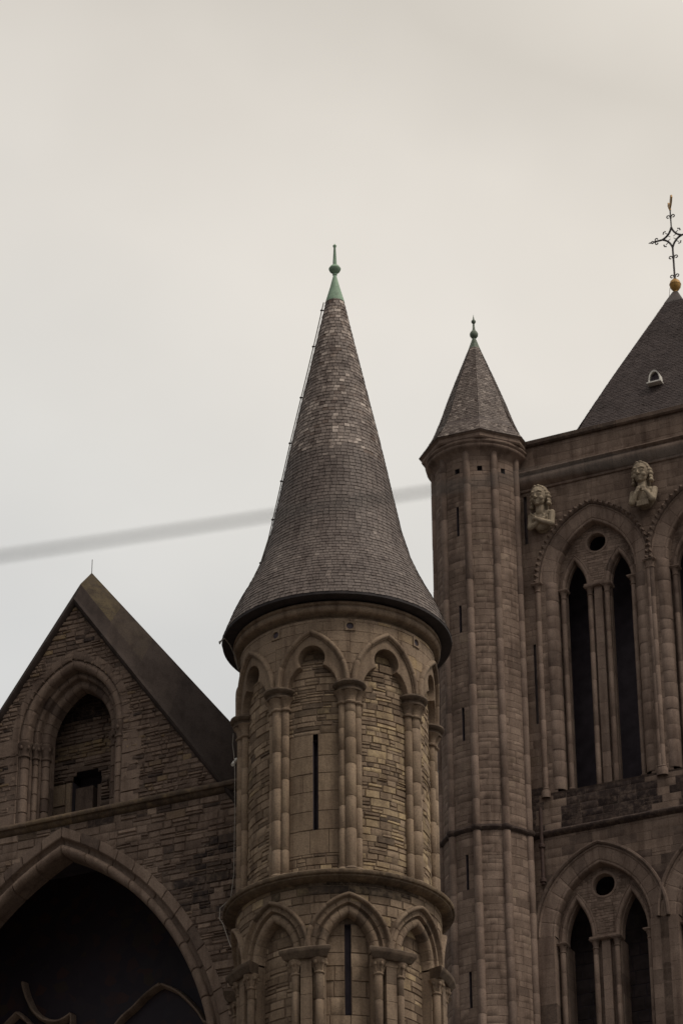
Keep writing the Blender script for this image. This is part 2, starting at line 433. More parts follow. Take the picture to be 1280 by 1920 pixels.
def slates(mb, P, rows, wid, lift=0.014, gap=0.004, tint=None, nmax=400, closed=False, overlap=0.35):
    """P(t,f): point on roof, t row parameter 0 (eave) .. 1 (top), f 0..1 along the course"""
    for i in range(rows):
        t0, t1 = i / rows, min(1.0, (i + 1 + overlap) / rows)
        pts = [Vector(P(t0, f / 12)) for f in range(13)]
        L = sum((pts[k + 1] - pts[k]).length for k in range(12))
        n = max(1 if not closed else 5, int(round(L / wid)))
        off = U(0, 1) if closed else (0.5 if i % 2 else 0.0)
        edges = [(k + off + U(-0.12, 0.12)) / n for k in range(n + 1)]
        if closed: edges[-1] = edges[0] + 1
        else:
            edges = [0.0] + [e for e in edges if 0.15 / n < e < 1 - 0.15 / n] + [1.0]
        for k in range(len(edges) - 1):
            fa, fb = edges[k], edges[k + 1]
            g = min(gap / max(L, 1e-3), (fb - fa) * 0.1)
            fa2, fb2 = (fa + g, fb - g)
            A, B = Vector(P(t0, fa2)), Vector(P(t0, fb2)); C, D = Vector(P(t1, fb2)), Vector(P(t1, fa2))
            nn = (B - A).cross(D - A)
            if nn.length < 1e-9: nn = (B - A).cross(C - A)
            if nn.length < 1e-9: continue
            nn.normalize()
            if nn.z < 0: nn = -nn
            tt = tint(t0, (fa + fb) / 2) if tint else T()
            la = lift * U(0.7, 1.4); lb = lift * U(0.7, 1.4)
            dn = (A - D).normalized() * U(-0.006, 0.006)
            ia, ib = mb.vert(A + nn * la + dn), mb.vert(B + nn * lb + dn)
            ic, id_ = mb.vert(C + nn * 0.002), mb.vert(D + nn * 0.002)
            mb.face((ia, ib, ic, id_), tt)
            ja, jb = mb.vert(A - nn * 0.004 + dn), mb.vert(B - nn * 0.004 + dn)
            mb.face((ja, jb, ib, ia), tt)

# ================================================================== GROUND
g = MB(); g.quad((-600, -200, 0), (600, -200, 0), (600, 1500, 0), (-600, 1500, 0), TM)
go = g.build('ground', M['ground']); go['kind'] = 'structure'

# ================================================================== ROUND TURRET
A = (-0.106, 56.86)
tur = empty('round_turret', (A[0], A[1], 0), 'large round stone turret under a tall flared conical slate roof with green copper tip', 'turret')
RW = 1.77                       # face of the rubble walling in the upper stage
cu = cyl(A, RW)
def deg_u(d, R=RW): return rad(d) * R
SH_UP = [7.5 + 45 * k for k in range(8)]           # colonnettes of the upper stage
BAY_UP = [-15 + 45 * k for k in range(8)]
SH_LO = [-17 + 45 * k for k in range(8)]           # piers of the lower stage
BAY_LO = [5.5 + 45 * k for k in range(8)]
def norm180(d): return (d + 180) % 360 - 180
def ochre_tint(u, z):
    d = norm180(math.degrees(u / RW)); r = random.random()
    pr = 0.5 if 18 < d < 120 else 0.12 if d > -12 else 0.05
    if z > 28.4: pr *= 0.5
    g_ = U(0.25, 0.95) if r < pr else U(0, 0.08)
    return (min(1, max(0, random.gauss(0.5, 0.26))), g_, 0.0 if random.random() > 0.06 else U(0.3, 0.7))
wall, mort = MB(), MB()
slit_a, slit_b = deg_u(-15.3), deg_u(-12.1)
ash_l, ash_r = deg_u(-31), deg_u(1)
stones(wall, mort, cu, deg_u(-31), deg_u(1), 25.35, 27.82, (0.33, 0.46), (0.3, 0.55), [rect_ex(slit_a, slit_b, 25.84, 27.7)], proud=(0.008, 0.014), gap=0.008, bev=0.006, split=0, jit=0.001, breaks=(25.84, 27.7),
       tint=lambda u, z: (U(0.3, 0.65), U(0, 0.1), 0))
for b in BAY_UP:
    u0, u1 = deg_u(b - 20), deg_u(b + 20)
    if b == -15:
        stones(wall, mort, cu, u0, u1, 24.86, 25.35, (0.1, 0.17), (0.14, 0.34), tint=ochre_tint)
        stones(wall, mort, cu, u0, u1, 27.82, 29.37, (0.09, 0.17), (0.16, 0.46), tint=ochre_tint, split=0.3)
        stones(wall, mort, cyl(A, 1.66), rad(b - 14) * 1.66, rad(b + 14) * 1.66, 29.3, 29.8, (0.09, 0.17), (0.16, 0.46), tint=ochre_tint)
        for (p, q) in ((u0, ash_l), (ash_r, u1)):
            stones(wall, mort, cu, p, q, 25.35, 27.82, (0.12, 0.2), (0.1, 0.2), tint=ochre_tint)
    else:
        stones(wall, mort, cu, u0, u1, 24.86, 29.37, (0.09, 0.19), (0.12, 0.38), tint=ochre_tint, split=0.22, proud=(0.004, 0.026), gap=0.011, jit=0.008)
        stones(wall, mort, cyl(A, 1.66), rad(b - 14) * 1.66, rad(b + 14) * 1.66, 29.3, 29.8, (0.09, 0.17), (0.16, 0.46), tint=ochre_tint)
wl = wall.build('rubble_wall', M['rubble'], tur); mo_ = mort.build('mortar_bed', M['mortar'], wl)
# blocked core behind the walling and down to the ground
core = MB(); lathe(core, A[0], A[1], [(1.78, 0), (1.78, 21.3)], 40)
lathe(core, A[0], A[1], [(1.55, 21), (1.55, 30.3)], 32, t=(0, 0, 1))
core.build('wall_core', M['mortar'], tur)

def slit_window(m, a, b, z0, z1, depth, parent, name='slit_window', mat=None):
    mb = MB()
    for (p, q) in (((a, z0), (a, z1)), ((a, z1), (b, z1)), ((b, z1), (b, z0)), ((b, z0), (a, z0))):
        mb.quad(m(p[0], p[1], 0.004), m(q[0], q[1], 0.004), m(q[0], q[1], -depth), m(p[0], p[1], -depth), TM)
    mb.quad(m(a, z0, -depth), m(b, z0, -depth), m(b, z1, -depth), m(a, z1, -depth), TM)
    return mb.build(name, mat or M['void'], parent, smooth=False)
slit_window(cu, slit_a, slit_b, 25.84, 27.7, 0.2, tur)

# upper colonnettes: a big shaft between two thin ones, moulded cap and base
def colonnette_cluster(d, parent):
    sh = MB(); tp = lambda z: (U(0.25, 0.8), U(0, 0.12), 0)
    for (dd, R, r) in ((0, 1.87, 0.105), (-4.6, 1.83, 0.075), (4.6, 1.83, 0.075)):
        a = rad(d + dd)
        shaft(sh, A[0] + R * math.sin(a), A[1] - R * math.cos(a), 25.0, 28.43, r, 14, (0.45, 0.8), tp)
    ob = sh.build('colonnette', M['dressed'], parent)
    cp = MB()
    for (dd, R, r) in ((0, 1.87, 0.105), (-4.6, 1.83, 0.08), (4.6, 1.83, 0.08)):
        a = rad(d + dd); x, y = A[0] + R * math.sin(a), A[1] - R * math.cos(a)
        lathe(cp, x, y, [(r - 0.01, 28.36), (r + 0.03, 28.385), (r + 0.035, 28.41), (r + 0.005, 28.44), (r + 0.01, 28.5), (r + 0.035, 28.57), (r + 0.09, 28.64)], 16, T(0.3, 0.7))
    a = rad(d); x, y = A[0] + 1.8 * math.sin(a), A[1] - 1.8 * math.cos(a)
    lathe(cp, x, y, [(0.2, 28.6), (0.265, 28.635), (0.27, 28.665), (0.24, 28.69), (0.25, 28.72), (0.305, 28.745), (0.325, 28.785), (0.315, 28.82), (0.27, 28.845), (0.0, 28.85)], 28, (0.2, 0.0, 0.55))
    cp.build('capital', M['dressed'], ob)
    bs = MB()
    for (dd, R, r) in ((0, 1.87, 0.105), (-4.6, 1.83, 0.075), (4.6, 1.83, 0.075)):
        a = rad(d + dd)
        lathe(bs, A[0] + R * math.sin(a), A[1] - R * math.cos(a), [(r + 0.05, 24.84), (r + 0.055, 24.9), (r + 0.03, 24.94), (r + 0.04, 24.97), (r + 0.0, 25.02)], 14, T(0.2, 0.6))
    bs.build('base', M['dressed'], ob)
for d in SH_UP: colonnette_cluster(norm180(d), tur)

# arcade: trefoiled heads cut through a round stone skin, one per bay
RP = 1.93; HB = rad(22.5) * RP
def trefoil(zs):
    pts = []
    def bez(p0, p1, p2, n):
        for i in range(n): 
            f = i / n; yield ((1 - f) ** 2 * p0[0] + 2 * f * (1 - f) * p1[0] + f * f * p2[0], (1 - f) ** 2 * p0[1] + 2 * f * (1 - f) * p1[1] + f * f * p2[1])
    L = list(bez((-0.50, zs), (-0.47, zs + 0.24), (-0.25, zs + 0.385), 12))
    c = (0, zs + 0.545); r = 0.272; a0 = math.atan2(zs + 0.40 - c[1], -0.19)
    s = PI + 0.62; e_ = -0.62
    top = [(c[0] + r * math.cos(s + (e_ - s) * i / 26), c[1] + r * math.sin(s + (e_ - s) * i / 26)) for i in range(27)]
    return L + top + [(-x, z) for x, z in L[::-1]]
def arcade_bay(d, parent):
    m = cyl(A, RP, rad(d)); zs = 28.83; zt = 30.2
    O = trefoil(zs); ctr = (0, zs + 0.3)
    mb = MB(); K = 5
    P = []
    for (x, z) in O:
        dx, dz = x - ctr[0], z - ctr[1]
        f = min(HB / abs(dx) if abs(dx) > 1e-6 else 1e9, (zt - ctr[1]) / dz if dz > 1e-6 else 1e9)
        q = (ctr[0] + dx * f, max(zs, ctr[1] + dz * f))
        P.append([m(x, z, -0.3), m(x, z, -0.006), m(x + (q[0] - x) * 0.03, z + (q[1] - z) * 0.03, 0.0)] + [m(x + (q[0] - x) * k / K, z + (q[1] - z) * k / K, 0) for k in range(1, K + 1)])
    n = len(P)
    tl, tr = T(0.4, 0.6), T(0.4, 0.6)
    mb.grid(P, lambda i, j: tl if i < n // 2 else tr)
    ob = mb.build('arcade_arch', M['dressed'], parent)
    # courses of the frieze above the hood, laid as thin facing stones
    fr, fm = MB(), MB()
    ex = arch_ex(0, zs, 0.76, 1.2)
    def ft(u, z):
        dd = norm180(d + math.degrees(u / RP))
        return (U(0.3, 0.7), U(0.3, 0.8) if (dd > 28 and random.random() < 0.45) else 0.0, 0)
    mf = cyl(A, RP + 0.001, rad(d))
    for (za, zb_, hs, hr) in ((29.0, 29.93, (0.2, 0.25), 0), (29.93, 30.13, (0.2, 0.2), 0.1), (30.13, 30.2, (0.07, 0.07), 0)):
        exx = [ex] + ([rect_ex(-HB - 1, -HB + hr, 0, 99), rect_ex(HB - hr, HB + 1, 0, 99)] if hr else [])
        stones(fr, fm, mf, -HB, HB, za, zb_, hs, (0.28, 0.5), exx, proud=(0.004, 0.009), gap=0.006, bev=0.004, split=0, jit=0.001, tint=ft)
    fr.build('frieze_course', M['dressed'], ob)
    hm = MB()
    arch_sweep(hm, m, 0, zs, 0.635, 1.03, [(0.0, -0.01), (0.0, 0.03), (0.02, 0.035)] + roll(0.06, 0.04, 0.045, 200, 20, 7) + [(0.115, 0.03), (0.118, -0.01)], nb=3, sub=6, groove=0.1, tint=lambda: T(0.35, 0.75))
    hm.build('hood_mould', M['dressed'], ob)
    return ob
for d in BAY_UP: arcade_bay(norm180(d), tur)
for k, d in enumerate(SH_UP):
    mb = MB(); m = cyl(A, RP, rad(d)); c0 = 30.03; n = 24
    sq, ci, cb_ = [], [], []
    for i in range(n):
        a = 2 * PI * i / n; q = 0.098 / max(abs(math.cos(a)), abs(math.sin(a)))
        sq.append(m(q * math.cos(a), c0 + q * math.sin(a), 0.03)); ci.append(m(0.07 * math.cos(a), c0 + 0.07 * math.sin(a), 0.03)); cb_.append(m(0.07 * math.cos(a), c0 + 0.07 * math.sin(a), 0.002))
    sq0 = [m(0.098 / max(abs(math.cos(2 * PI * i / n)), abs(math.sin(2 * PI * i / n))) * math.cos(2 * PI * i / n), c0 + 0.098 / max(abs(math.cos(2 * PI * i / n)), abs(math.sin(2 * PI * i / n))) * math.sin(2 * PI * i / n), 0.0) for i in range(n)]
    mb.grid([sq0, sq, ci, cb_], T(0.4, 0.6), cj=True)
    wh = mb.build('weep_hole_stone', M['dressed'], tur)
    hb_ = MB(); hb_.face([hb_.vert(p) for p in cb_], TM); hb_.build('weep_hole_shade_disc', M['void'], wh)  # dark disc stands in for shade, the hole has hardly any depth

# cornice under the eaves
co = MB()
lathe(co, A[0], A[1], [(1.80, 30.19), (1.84, 30.22), (1.86, 30.27), (1.93, 30.30), (2.005, 30.305), (2.035, 30.325), (2.055, 30.36), (2.055, 30.40), (2.035, 30.435), (2.02, 30.44), (2.035, 30.455), (2.06, 30.465), (2.07, 30.49), (2.06, 30.515), (2.03, 30.53), (1.93, 30.535)], 96, blocks=16, groove=0.006, tint=lambda b: T(0.35, 0.8))
co.build('cornice', M['dressed'], tur)
sf = MB(); lathe(sf, A[0], A[1], [(1.90, 30.56), (2.25, 30.545), (2.285, 30.56), (2.29, 30.61), (2.2, 30.68)], 96, (0.2, 0, 0))
sf.build('eaves_board', M['eaves'], tur)

# conical slate roof, flared at the foot
CONE = [(30.61, 2.285), (30.85, 2.195), (31.1, 2.10), (31.36, 1.985), (31.6, 1.86), (31.9, 1.715), (32.36, 1.525), (33.06, 1.332), (33.99, 1.150), (34.95, 0.965), (35.42, 0.872), (36.2, 0.71), (36.98, 0.546), (37.9, 0.357), (38.78, 0.185)]
def interp(tab, z):
    for (a, b), (c, d) in zip(tab, tab[1:]):
        if z <= c: return b + (d - b) * (z - a) / (c - a)
    return tab[-1][1]
arc = [0.0]
for (a, b), (c, d) in zip(CONE, CONE[1:]): arc.append(arc[-1] + math.hypot(c - a, d - b))
def cone_z(t):
    s = t * arc[-1]
    for i in range(len(CONE) - 1):
        if s <= arc[i + 1] + 1e-9:
            f = (s - arc[i]) / (arc[i + 1] - arc[i]); return CONE[i][0] + (CONE[i + 1][0] - CONE[i][0]) * f
    return CONE[-1][0]
def coneP(t, f):
    z = cone_z(t); r = interp(CONE, z); a = 2 * PI * f
    return (A[0] + r * math.sin(a), A[1] - r * math.cos(a), z)
from mathutils import noise as mnoise
def cone_tint(t, f):
    z = cone_z(t); a = 2 * PI * f
    q = mnoise.noise(Vector((math.sin(a) * 2, math.cos(a) * 2, z * 1.1)))
    if z > 34.55 + 0.25 * q:      # old mottled slating above, newer and plainer below
        r = min(1, max(0, random.gauss(0.5 + 0.3 * q, 0.22)))
        if z > 37.6: r = min(1, r + 0.1)
        return (r, U(0.3, 0.85) if random.random() < 0.1 + 0.16 * max(0, -q * 2) else 0.0, 0)
    return (min(1, max(0, random.gauss(0.36 + 0.18 * q, 0.09) + (0.3 if random.random() < 0.03 else 0))), 0.0, 0.25)
rf = MB()
lathe(rf, A[0], A[1], [(r - 0.006, z) for z, r in CONE], 64, (0.1, 0, 0.5))
slates(rf, coneP, 96, 0.125, lift=0.013, tint=cone_tint, closed=True)
roof = rf.build('conical_roof', M['slate'], tur, smooth=False)
cpb = MB()
lathe(cpb, A[0], A[1], [(0.205, 38.72), (0.20, 38.76), (0.105, 39.12), (0.035, 39.42), (0.05, 39.44), (0.05, 39.46), (0.035, 39.475)], 24)
cap = cpb.build('copper_cap', M['copper'], tur)
fb = MB()
lathe(fb, A[0], A[1], [(0.035, 39.47), (0.06, 39.49), (0.105, 39.53), (0.128, 39.58), (0.13, 39.6), (0.122, 39.605), (0.1, 39.65), (0.06, 39.69), (0.04, 39.7), (0.042, 39.76), (0.022, 40.14), (0.034, 40.16), (0.04, 40.19), (0.02, 40.215), (0.0, 40.25)], 20)
fb.build('finial', M['copper'], cap)

# string course between the two stages
sc = MB()
lathe(sc, A[0], A[1], [(1.78, 24.98), (2.05, 24.9), (2.19, 24.86), (2.215, 24.84), (2.22, 24.80), (2.205, 24.775), (2.17, 24.765), (2.165, 24.735), (2.11, 24.70), (2.05, 24.69), (1.9, 24.68)], 96, blocks=18, groove=0.006, tint=lambda b: (U(0.2, 0.5), U(0.1, 0.5), U(0.4, 0.75)))
sc.build('string_course', M['dressed'], tur)

# lower stage: arches on square piers with shafts
RL = 1.95
lw, lm = MB(), MB()
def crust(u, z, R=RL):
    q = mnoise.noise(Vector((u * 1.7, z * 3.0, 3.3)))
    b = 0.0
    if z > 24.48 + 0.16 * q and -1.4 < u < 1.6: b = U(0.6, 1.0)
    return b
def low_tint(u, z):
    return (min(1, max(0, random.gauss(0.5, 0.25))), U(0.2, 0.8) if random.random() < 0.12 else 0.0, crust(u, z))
exs = []
for b in BAY_LO:
    for k in (0,): exs.append(arch_ex(rad(norm180(b)) * RL, 23.38, 0.74, 1.0, 23.3))
stones(lw, lm, cyl(A, RL), -PI * RL, PI * RL, 23.3, 24.72, (0.14, 0.22), (0.2, 0.5), exs, tint=low_tint, split=0.2)
for d in SH_LO:
    d = norm180(d); u = rad(d) * RL
    stones(lw, lm, cyl(A, RL - 0.05), rad(d) * (RL - 0.05) - 0.3, rad(d) * (RL - 0.05) + 0.3, 20.8, 23.35, (0.2, 0.3), (0.6, 0.6), split=0, tint=low_tint)
lowall = lw.build('lower_wall', M['rubble'], tur); lm.build('mortar_bed', M['mortar'], lowall)
RB = 1.70
for b in BAY_LO:
    lp, lpm = MB(), MB()
    b = norm180(b); m = cyl(A, RB, rad(b)); hwp = rad(22.3) * RB
    ex = [rect_ex(-0.055, 0.06, 22.18, 23.95)] if b == 5.5 else []
    if b == 5.5: stones(lp, lpm, m, -hwp, hwp, 20.8, 24.4, (0.26, 0.4), (0.3, 0.5), ex, split=0, gap=0.01, jit=0.002, breaks=(22.18, 23.95), tint=lambda u, z: (U(0.2, 0.75), 0, 0.7 if z > 24.0 else 0))
    else: stones(lp, lpm, m, -hwp, hwp, 20.8, 24.4, (0.12, 0.24), (0.2, 0.45), ex, tint=lambda u, z, b=b: (random.random(), U(0.2, 0.8) if (b > 20 and random.random() < 0.4) else 0, 0))
    pw = lp.build('panel_wall', M['rubble'], tur); lpm.build('mortar_bed', M['mortar'], pw)
for d in SH_LO:          # sides of the piers back to the panels
    pb = MB(); d = norm180(d); m = cyl(A, RB, rad(d)); mbox(pb, m, -0.27, 0.27, 20.8, 23.35, -0.05, 0.2, T(0.3, 0.6), 3); pb.build('pier_core', M['dressed'], tur)
slit_window(cyl(A, RB, rad(5.5)), -0.055, 0.06, 22.18, 23.95, 0.14, tur)
for b in BAY_LO:
    b = norm180(b); m = cyl(A, RL, rad(b))
    mb = MB()
    prof = [(0.0, -0.26), (0.0, -0.14)] + roll(0.085, -0.10, 0.085, 200, 20, 8) + [(0.17, -0.07), (0.185, -0.075), (0.2, -0.05), (0.2, 0.012), (0.30, 0.015)]
    arch_sweep(mb, m, 0, 23.38, 0.45, 0.70, prof, nb=5, sub=4, groove=0.06, tint=lambda: T(0.3, 0.85))
    ob = mb.build('lower_arch', M['dressed'], tur)
    hb = MB()
    arch_sweep(hb, m, 0, 23.38, 0.735, 1.01, [(0.0, 0.0), (0.0, 0.05), (0.015, 0.075)] + roll(0.045, 0.07, 0.035, 150, 20, 5) + [(0.095, 0.02), (0.095, -0.01)], nb=3, sub=6, groove=0.08, tint=lambda: T(0.2, 0.6))
    hb.build('hood_mould', M['dressed'], ob)
for d in SH_LO:
    d = norm180(d); m = cyl(A, RL, rad(d))
    pr = MB()
    z = 20.8
    while z < 23.16:
        h = U(0.3, 0.48); zt = min(z + h, 23.18)
        mbox(pr, m, -0.1, 0.1, z + 0.004, zt - 0.004, -0.1, 0.1, T(0.25, 0.8), 2)
        z = zt
    ob = pr.build('pier', M['dressed'], tur)
    for s_ in (-1, 1):
        sh = MB(); x, y, _ = m(s_ * 0.22, 0, 0.015)
        shaft(sh, x, y, 20.8, 22.93, 0.078, 14, (0.4, 0.7), lambda z: T(0.4, 0.9))
        so = sh.build('shaft', M['dressed'], ob)
        cb = MB()
        lathe(cb, x, y, [(0.075, 22.88), (0.1, 22.9), (0.1, 22.925), (0.08, 22.945), (0.082, 23.0), (0.1, 23.07), (0.15, 23.15), (0.15, 23.18)], 16, T(0.4, 0.8))
        for k in range(6):
            a = 2 * PI * k / 6
            sphere(cb, (x + 0.128 * math.cos(a), y + 0.128 * math.sin(a), 23.09), 0.035, 0.035, 0.045, 5, 7, T(0.4, 0.8))
            tube(cb, [(x + 0.08 * math.cos(a), y + 0.08 * math.sin(a), 22.95), (x + 0.1 * math.cos(a), y + 0.1 * math.sin(a), 23.02), (x + 0.135 * math.cos(a), y + 0.135 * math.sin(a), 23.11)], 0.02, 5, T(0.3, 0.7))
        cb.build('capital', M['dressed'], ob)
    ab = MB(); n = 6
    prof = [(-0.1, 23.17), (0.16, 23.17), (0.19, 23.2), (0.2, 23.235), (0.235, 23.27), (0.245, 23.3), (0.245, 23.35), (0.22, 23.375), (-0.1, 23.4)]
    rows = []
    for i in range(n + 1):
        f = -1 + 2 * i / n
        rows.append([m(f * (0.30 + max(0, w - 0.06) * 0.8), zz, w) for w, zz in prof])
    I = ab.grid(rows, (0.15, 0, 0.55)); ab.face(I[0], (0.15, 0, 0.55)); ab.face(I[-1][::-1], (0.15, 0, 0.55))
    ab.build('abacus', M['dressed'], ob)

# ================================================================== TRANSEPT GABLE
GC = -6.06
gm = flat(A)
gab = empty('gable_wall', (A[0] + EX * GC, A[1] + EY * GC, 0), 'dark rubble stone gable end with a pointed window above a great dark arch, left of the round turret', 'church gable')
# great arch: outer edge of the voussoirs fitted to a two-centred curve
PC, PZS, PW, PH = -6.17, 21.76, 4.06, 6.13
WIN_C, WIN_ZS = -6.06, 30.0
def gable_tint(u, z):
    q = mnoise.noise(Vector((u * 0.9, z * 0.9, 1.7)))
    b = 0.0
    if z < 27.85:
        # scorched, broken stone patch near the turret
        if -3.9 + 0.3 * q < u and 25.3 < z < 27.0 + 0.3 * q: b = U(0.35, 1.0) if random.random() < 0.6 + q * 0.5 else 0.1
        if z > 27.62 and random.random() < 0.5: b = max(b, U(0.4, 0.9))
        return (min(1, max(0, random.gauss(0.62, 0.22))), U(0.1, 0.5) if random.random() < 0.05 else 0, b)
    return (min(1, max(0, random.gauss(0.45 + 0.3 * q, 0.2))), U(0.3, 0.9) if random.random() < 0.07 else 0, U(0.3, 0.9) if random.random() < 0.1 else 0)
gw, gmo = MB(), MB()
def gl(z): return GC - (33.0 - z) / 1.38
def gr(z): return min(-1.55, GC + (33.0 - z) / 1.38)
pex = arch_ex(PC, PZS, PW, PH, grow=-0.12)
stones(gw, gmo, gm, -10.6, -1.55, 20.8, 27.86, (0.1, 0.2), (0.14, 0.46), [pex], tint=gable_tint, split=0.3, proud=(0.004, 0.032), gap=0.012, du=0.5, bev=0.014, jit=0.01)
wex = [arch_ex(WIN_C, WIN_ZS, 1.22, 1.62, zb=30.0), rect_ex(-7.30, -4.83, 28.0, 30.0)]
stones(gw, gmo, gm, gl, gr, 28.05, 32.97, (0.07, 0.13), (0.09, 0.34), wex, tint=gable_tint, split=0.15, proud=(0.004, 0.035), gap=0.012, du=0.5, bev=0.014, jit=0.011)
gwall = gw.build('rubble_wall', M['gable'], gab); gmo.build('mortar_bed', M['gablemortar'], gwall)
# quoins beside the window shafts
qb = MB()
for (a, b) in ((-7.62, -7.28), (-4.84, -4.5)):
    z = 28.06
    while z < 30.05:
        zt = min(30.1, z + U(0.24, 0.42))
        stone1(qb, flat(A, 0.001), a - (U(0, 0.15) if a < -7 else 0), b + (U(0, 0.15) if a > -7 else 0), z, zt, U(0.01, 0.03), 0.012, 0.01, T(0.4, 0.8), 0.5, 0.003)
        z = zt
qb.build('quoin', M['gabledress'], gwall)
# solid core so the wall is closed behind
gc_ = MB()
mbox(gc_, gm, -10.6, -9.9, 0, 20.9, -1.2, -0.02, TM); mbox(gc_, gm, -2.2, -1.6, 0, 20.9, -1.2, -0.02, TM)
I = gc_.grid([[gm(-10.6, 28.0, -0.1), gm(-10.6, 28.0, -1.75)], [gm(-1.55, 28.0, -0.1), gm(-1.55, 28.0, -1.75)]], (0, 0, 1))
tri = [gc_.vert(gm(u, z, -1.75)) for u, z in ((-10.0, 27.9), (GC, 33.2), (-1.6, 27.9))]; gc_.face(tri, (0, 0, 1))
gc_.build('wall_core', M['mortar'], gab)

# great arch: flat outer ring, hollow, heavy roll, deep dark soffit
pa = MB()
arch_sweep(pa, gm, PC, PZS, PW, PH, [(-0.26, 0.012), (-0.24, 0.03), (-0.07, 0.03), (-0.05, 0.02), (-0.05, -0.02)], nb=15, sub=4, groove=0.5, tint=lambda: T(0.3, 1.0))
po = pa.build('great_arch', M['gabledress'], gab)
pr2 = MB()
prof = [(0.215, 0.015), (0.2, -0.02), (0.17, -0.07), (0.12, -0.11), (0.05, -0.13), (-0.02, -0.12)] + roll(-0.17, -0.13, 0.17, 40, 175, 9) + [(-0.34, -0.2), (-0.35, -0.32), (-0.35, -0.62)]
prof = [(a * 0.6 - 0.365, w * 0.8) for a, w in prof]
arch_sweep(pr2, gm, PC, PZS, PW, PH, prof, nb=11, sub=4, groove=0.09, tint=lambda: (U(0.35, 0.95), 0.0, U(0, 0.15)))
pr2.build('arch_roll', M['gabledress'], po)
# window under the great arch: dark leaded glass and pale tracery
WB = -2.2
gl_ = MB(); mg = flat(A, WB - 0.1)
gl_.quad(mg(-11.0, 14.0), mg(-1.6, 14.0), mg(-1.6, 29.0), mg(-11.0, 29.0), TM)
glo = gl_.build('leaded_glass', M['glass'], gab, smooth=False)
bk = MB()
P0 = [(-10.9, 14.0), (-10.9, 27.84), (-1.65, 27.84), (-1.65, 14.0)]
bk.grid([[gm(u, z, -0.4), gm(u, z, -2.4)] for u, z in P0], (0.3, 0, 0))
bk.build('porch_vault', M['void'], gab, smooth=False)
tm = flat(A, WB)
def bar(mb, pts, r=0.06, t=None, depth=0.09):
    """tracery bar: swept along points in the window plane, chamfered section"""
    P = []
    for i, (u, z) in enumerate(pts):
        a, b = pts[max(0, i - 1)], pts[min(len(pts) - 1, i + 1)]
        dx, dz = b[0] - a[0], b[1] - a[1]; l = math.hypot(dx, dz) or 1; nx, nz = -dz / l, dx / l
        P.append([tm(u + nx * q * r, z + nz * q * r, w) for q, w in ((-1, -0.12), (-1, 0.0), (-0.3, depth), (0.3, depth), (1, 0.0), (1, -0.12))])
    mb.grid(P, t or T(0.7, 1.0))
trb = MB()
def smooth_pts(q, n=6):
    out = []
    for i in range(len(q) - 1):
        p0, p1, p2, p3 = q[max(0, i - 1)], q[i], q[i + 1], q[min(len(q) - 1, i + 2)]
        for k in range(n):
            t = k / n
            out.append(tuple(0.5 * ((2 * p1[j]) + (-p0[j] + p2[j]) * t + (2 * p0[j] - 5 * p1[j] + 4 * p2[j] - p3[j]) * t * t + (-p0[j] + 3 * p1[j] - 3 * p2[j] + p3[j]) * t ** 3) for j in (0, 1)))
    return out + [q[-1]]
tt_ = (0.95, 0, 0)
bar(trb, smooth_pts([(-8.24, 25.6), (-8.22, 25.5), (-8.13, 25.25), (-7.95, 24.92), (-7.67, 24.69), (-7.35, 24.61), (-7.06, 24.72)]), 0.055, tt_)
bar(trb, smooth_pts([(-7.06, 24.72), (-7.05, 24.5), (-7.1, 24.2), (-7.3, 23.6)]), 0.035, tt_)
bar(trb, smooth_pts([(-8.35, 24.95), (-8.7, 24.65), (-9.0, 24.2), (-9.15, 23.5), (-9.2, 20.0)]), 0.05, tt_)
bar(trb, smooth_pts([(-8.35, 24.95), (-8.1, 24.72), (-7.8, 24.3), (-7.6, 23.6), (-7.55, 20.0)]), 0.05, tt_)
bar(trb, smooth_pts([(-4.97, 25.0), (-4.6, 24.78), (-4.25, 24.42), (-4.03, 24.1), (-3.8, 23.5), (-3.75, 20.0)]), 0.045, tt_)
bar(trb, [(-4.97, 25.0), (-5.12, 24.96), (-5.27, 24.88), (-5.42, 24.78)], 0.04, tt_)
bar(trb, smooth_pts([(-5.02, 25.02), (-5.2, 24.93), (-5.40, 24.80), (-5.62, 24.62), (-5.86, 24.46), (-6.05, 24.25), (-6.3, 23.8), (-6.45, 23.2)]), 0.055, tt_)
trb.build('tracery', M['gabledress'], glo)

# string course below the window
st = MB()
z = -10.6
while z < -1.6:
    zt = min(z + U(0.7, 1.1), -1.55)
    P = [[gm(u, zz, w) for w, zz in ((-0.02, 28.12), (0.06, 28.10), (0.14, 28.04), (0.15, 28.0), (0.14, 27.965), (0.09, 27.95), (0.085, 27.93), (0.04, 27.875), (-0.02, 27.86))] for u in (z + 0.003, zt - 0.003)]
    st.grid(P, (U(0.1, 0.4), U(0.3, 0.8), U(0.45, 0.8))); z = zt
st.build('string_course', M['gabledress'], gab)

